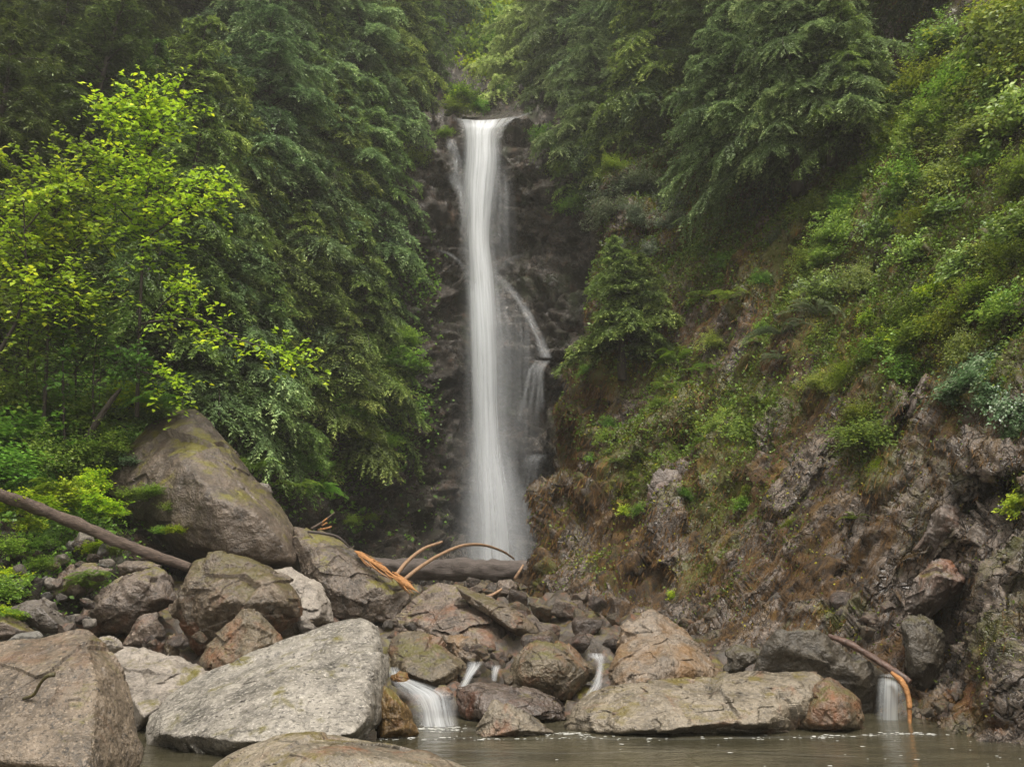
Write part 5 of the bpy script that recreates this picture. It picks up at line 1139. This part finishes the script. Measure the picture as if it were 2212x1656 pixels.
# brown hanging roots, dead grass and duff following the fall of the slope
p, nn, uu, vv = surf_pick(GC, NCm, Uc, Vc, 65000, lambda u, v: (u > 1110) * (v < 1580) * (u < 2450) * (v > 330) * np.clip(1.3 - blobs(u, v, GREEN) * SF, .2, 1) * np.clip(1 - .8 * (u > 2040) * (v > 1000), .2, 1) * (.25 + (fbm(np.stack((np.ravel(u) * .02 - np.ravel(v) * .012, np.ravel(v) * .004, np.ravel(u) * 0), -1), 4, 88).reshape(np.shape(u)) > -.1)), r2)
d = nrm(e1 * .75 + np.array((0, 0, -.55)) + r2.normal(0, .28, p.shape))
w = nrm(np.cross(d, nn + r2.normal(0, .4, p.shape)))
V, F = tri_strips(p + nn * r2.uniform(.0, .06, (len(p), 1)), d, w, .0080 * p[:, 1] * r2.uniform(.4, 1.7, len(p)), .0009 * p[:, 1] * r2.uniform(.6, 1.7, len(p)))
cl = .38 + .4 * fbm(p * 1.6, 4, 66) + r2.normal(0, .20, len(p))
tag(obj('dry_grass', mesh_np('dry_grass', V, F, [L_dry], np.repeat(np.clip(cl, 0, 1), 4), False)), kind='stuff')
# moss tufts in cushions
p, nn, uu, vv = surf_pick(GC, NCm, Uc, Vc, 60000, lambda u, v: (u > 1110) * (v < 1560) * (u < 2450) * (blobs(u, v, GREEN, .12)) * (fbm(np.stack((np.ravel(u) * .03, np.ravel(v) * .03, np.ravel(u) * 0), -1), 4, 99).reshape(np.shape(u)) > .08), r2)
V, F = leaf_quads(p + nn * r2.uniform(0, .03, (len(p), 1)), .0026 * p[:, 1] * r2.uniform(.6, 1.5, len(p)), r2, .3, .8)
tag(obj('moss', mesh_np('moss', V, F, [L_moss], np.repeat(np.clip(.45 + r2.normal(0, .25, len(p)), 0, 1), 4), False)), kind='stuff')
# undergrowth on the near bank and hillside
NB = [(0, 950, 150, 1), (150, 950, 130, 1), (250, 900, 100, 1), (100, 1080, 120, 1), (200, 1060, 80, 1), (30, 1200, 80, .8), (120, 1200, 60, .7), (60, 1290, 50, .8), (200, 1270, 30, .4), (500, 1020, 80, .8), (650, 1010, 60, .5), (780, 950, 60, .6), (760, 1120, 25, .3), (900, 600, 40, .3), (880, 880, 40, .4)]
p, nn, uu, vv = surf_pick(GA, NA, Ug, Vg, 50000, lambda u, v: blobs(u, v, NB, .01) * (v > 500) * (u < 960) * (v < 1400), r2)
V, F = leaf_quads(p + nn * r2.uniform(.0, .30, (len(p), 1)), .0042 * p[:, 1] * r2.uniform(.6, 1.5, len(p)), r2, .5, .7)
tag(obj('undergrowth', mesh_np('undergrowth', V, F, [L_green], np.repeat(np.clip(.5 + .3 * fbm(p, 3, 5) + r2.normal(0, .2, len(p)), 0, 1), 4), False)), kind='stuff')

# ---------------------------------------------------------------- loose stones, each its own
STN = []
for k, mt in enumerate((M_mauve, M_olive, M_violet, M_pale, M_blue, M_wet)):
    rr = np.random.default_rng(400 + k); pts = rnd_unit(rr, 16) * np.array((.5, .42, .32)) * rr.uniform(.8, 1.15, (16, 1))
    me, b = boulder_mesh('loose_stone', pts, mt, 4, 22, .9, 60 + k); STN.append(me)
SN = ['grey-brown stone', 'olive-brown stone', 'dark grey stone', 'pale stone', 'cool grey stone', 'wet dark stone']
def loose(k, u, v, Y, s):
    p = P(u, v, Y); e = obj('loose_stone', STN[k], loc=p - np.array((0, 0, .15 * s)), rot=(rng.uniform(-.4, .4), rng.uniform(-.4, .4), rng.uniform(0, 6.28)), scale=(s, s, s * rng.uniform(.8, 1.2)))
    later(e, 'small ' + SN[k], 'stone', 'loose stones between the boulders', p)
r3 = np.random.default_rng(91)
def scatter_st(n, u0, u1, v0, v1, Yt, Yb, s0, s1, kinds=(0, 1, 2, 3, 4, 5)):
    for k in range(n):
        u = r3.uniform(u0, u1); v = r3.uniform(v0, v1); Y = Yt + (Yb - Yt) * (v - v0) / (v1 - v0)
        loose(int(r3.choice(kinds)), u, v, Y, r3.uniform(s0, s1))
scatter_st(16, 60, 260, 1150, 1230, 10.6, 9.9, .12, .3)
scatter_st(12, 0, 150, 1240, 1370, 9.3, 7.9, .10, .28)
scatter_st(10, 150, 210, 1290, 1370, 9.3, 8.6, .10, .22)
scatter_st(10, 270, 440, 1380, 1440, 8.9, 8.5, .12, .26, (0, 1, 2, 5))
scatter_st(14, 860, 1120, 1262, 1310, 13.5, 11.5, .15, .4, (0, 1, 2, 5))
scatter_st(20, 1110, 1330, 1290, 1425, 11.6, 9.3, .2, .55, (0, 1, 5, 5))
scatter_st(14, 1000, 1110, 1400, 1480, 9.3, 8.6, .1, .24, (0, 1, 5))
for k in range(26):
    u = r3.uniform(1470, 1940); v = r3.uniform(1300, 1385); q, _ = surf_at(GC, Uc, Vc, u, v); loose(int(r3.choice((0, 1, 5, 2, 0))), u, v, q[1], r3.uniform(.12, .34))
scatter_st(8, 840, 900, 1330, 1380, 10, 9.3, .1, .24, (0, 1, 2))
scatter_st(8, 2000, 2080, 1500, 1570, 7.9, 7.6, .08, .2, (0, 5, 1))
scatter_st(10, 560, 720, 1340, 1400, 9.3, 8.9, .12, .25, (0, 1, 2, 3))

# ---------------------------------------------------------------- labels that tell the many apart
LM = [('the lip of the falls', 1040, 262, 24), ('the foot of the falls', 1060, 1200, 22.5), ('the huge angular boulder', 430, 1050, 12.3), ('the tallest bright alder', 310, 500, 12.2), ('the dense yellow-tipped alder', 110, 650, 11.8),
      ('the leaning brown log', 200, 1150, 10), ('the grey crossing log', 960, 1230, 16.1), ('the orange splintered wood', 840, 1240, 12.4), ('the young hemlocks', 1355, 680, 16.8), ('the upright crusted slab', 1440, 1110, 13.6),
      ('the diagonal pale rib', 1740, 1020, 11.5), ('the dark crevice', 1970, 880, 10.3), ('the jutting squared block', 2050, 1140, 9), ('the pale grey bushes', 1380, 430, 19), ('the big overhanging hemlock', 1720, 250, 15.2),
      ('the pyramid boulder', 1420, 1400, 9), ('the reddish log', 1880, 1420, 8.2), ('the mossy overhanging boulder', 520, 1310, 9.2), ('the dark grey angular rock', 90, 1330, 8.2), ('the olive boulder between cascades', 1190, 1450, 8.7),
      ('the grey-brown mound', 1000, 1340, 10.7), ('the glossy plants', 2120, 850, 8.7), ('the wet cracked cliff foot', 2140, 1430, 7.4), ('the top of the bright bushes', 2120, 150, 12), ('the side stream', 1150, 700, 22.3), ('the split boulder', 280, 1300, 9.5),
      ('the brow above the slope', 1560, 200, 22), ('the misty gap', 1060, 60, 38), ('the pale fronds', 1720, 720, 13.5)]
LP_ = np.array([P(a, b, c) for _, a, b, c in LM])
bykey = {}
for it in pending:
    o, look, cat, group, p = it
    d = np.linalg.norm(LP_ - p, axis=1); k = int(np.argmin(d))
    bykey.setdefault((look, k), []).append((d[k], it))
for (look, k), L in bykey.items():
    L.sort(key=lambda x: x[0])
    for n_, (dd, (o, lk, cat, group, p)) in enumerate(L):
        tag(o, f'{lk}, {ORD[n_] if n_ < len(ORD) else "far out from"} {LM[k][0]}', cat, group)
# ---------------------------------------------------------------- haze: one closed box of damp air
m = bpy.data.materials.new('damp_air'); m.use_nodes = True; nt = m.node_tree
nt.nodes.remove(nt.nodes['Principled BSDF'])
pv = nt.nodes.new('ShaderNodeVolumePrincipled'); pv.inputs['Color'].default_value = (1, 1, .96, 1); pv.inputs['Density'].default_value = .0014; pv.inputs['Anisotropy'].default_value = .2
nt.links.new(pv.outputs[0], nt.nodes['Material Output'].inputs['Volume'])
x0, x1, y0, y1, z0, z1 = -310, 310, -310, 310, -2.6, 75
V = [(x, y, z) for z in (z0, z1) for y in (y0, y1) for x in (x0, x1)]
F = [(0, 2, 3, 1), (4, 5, 7, 6), (0, 1, 5, 4), (2, 6, 7, 3), (0, 4, 6, 2), (1, 3, 7, 5)]
HAZE = tag(obj('haze', mesh_np('haze', V, F, [m], smooth=False)), kind='stuff')
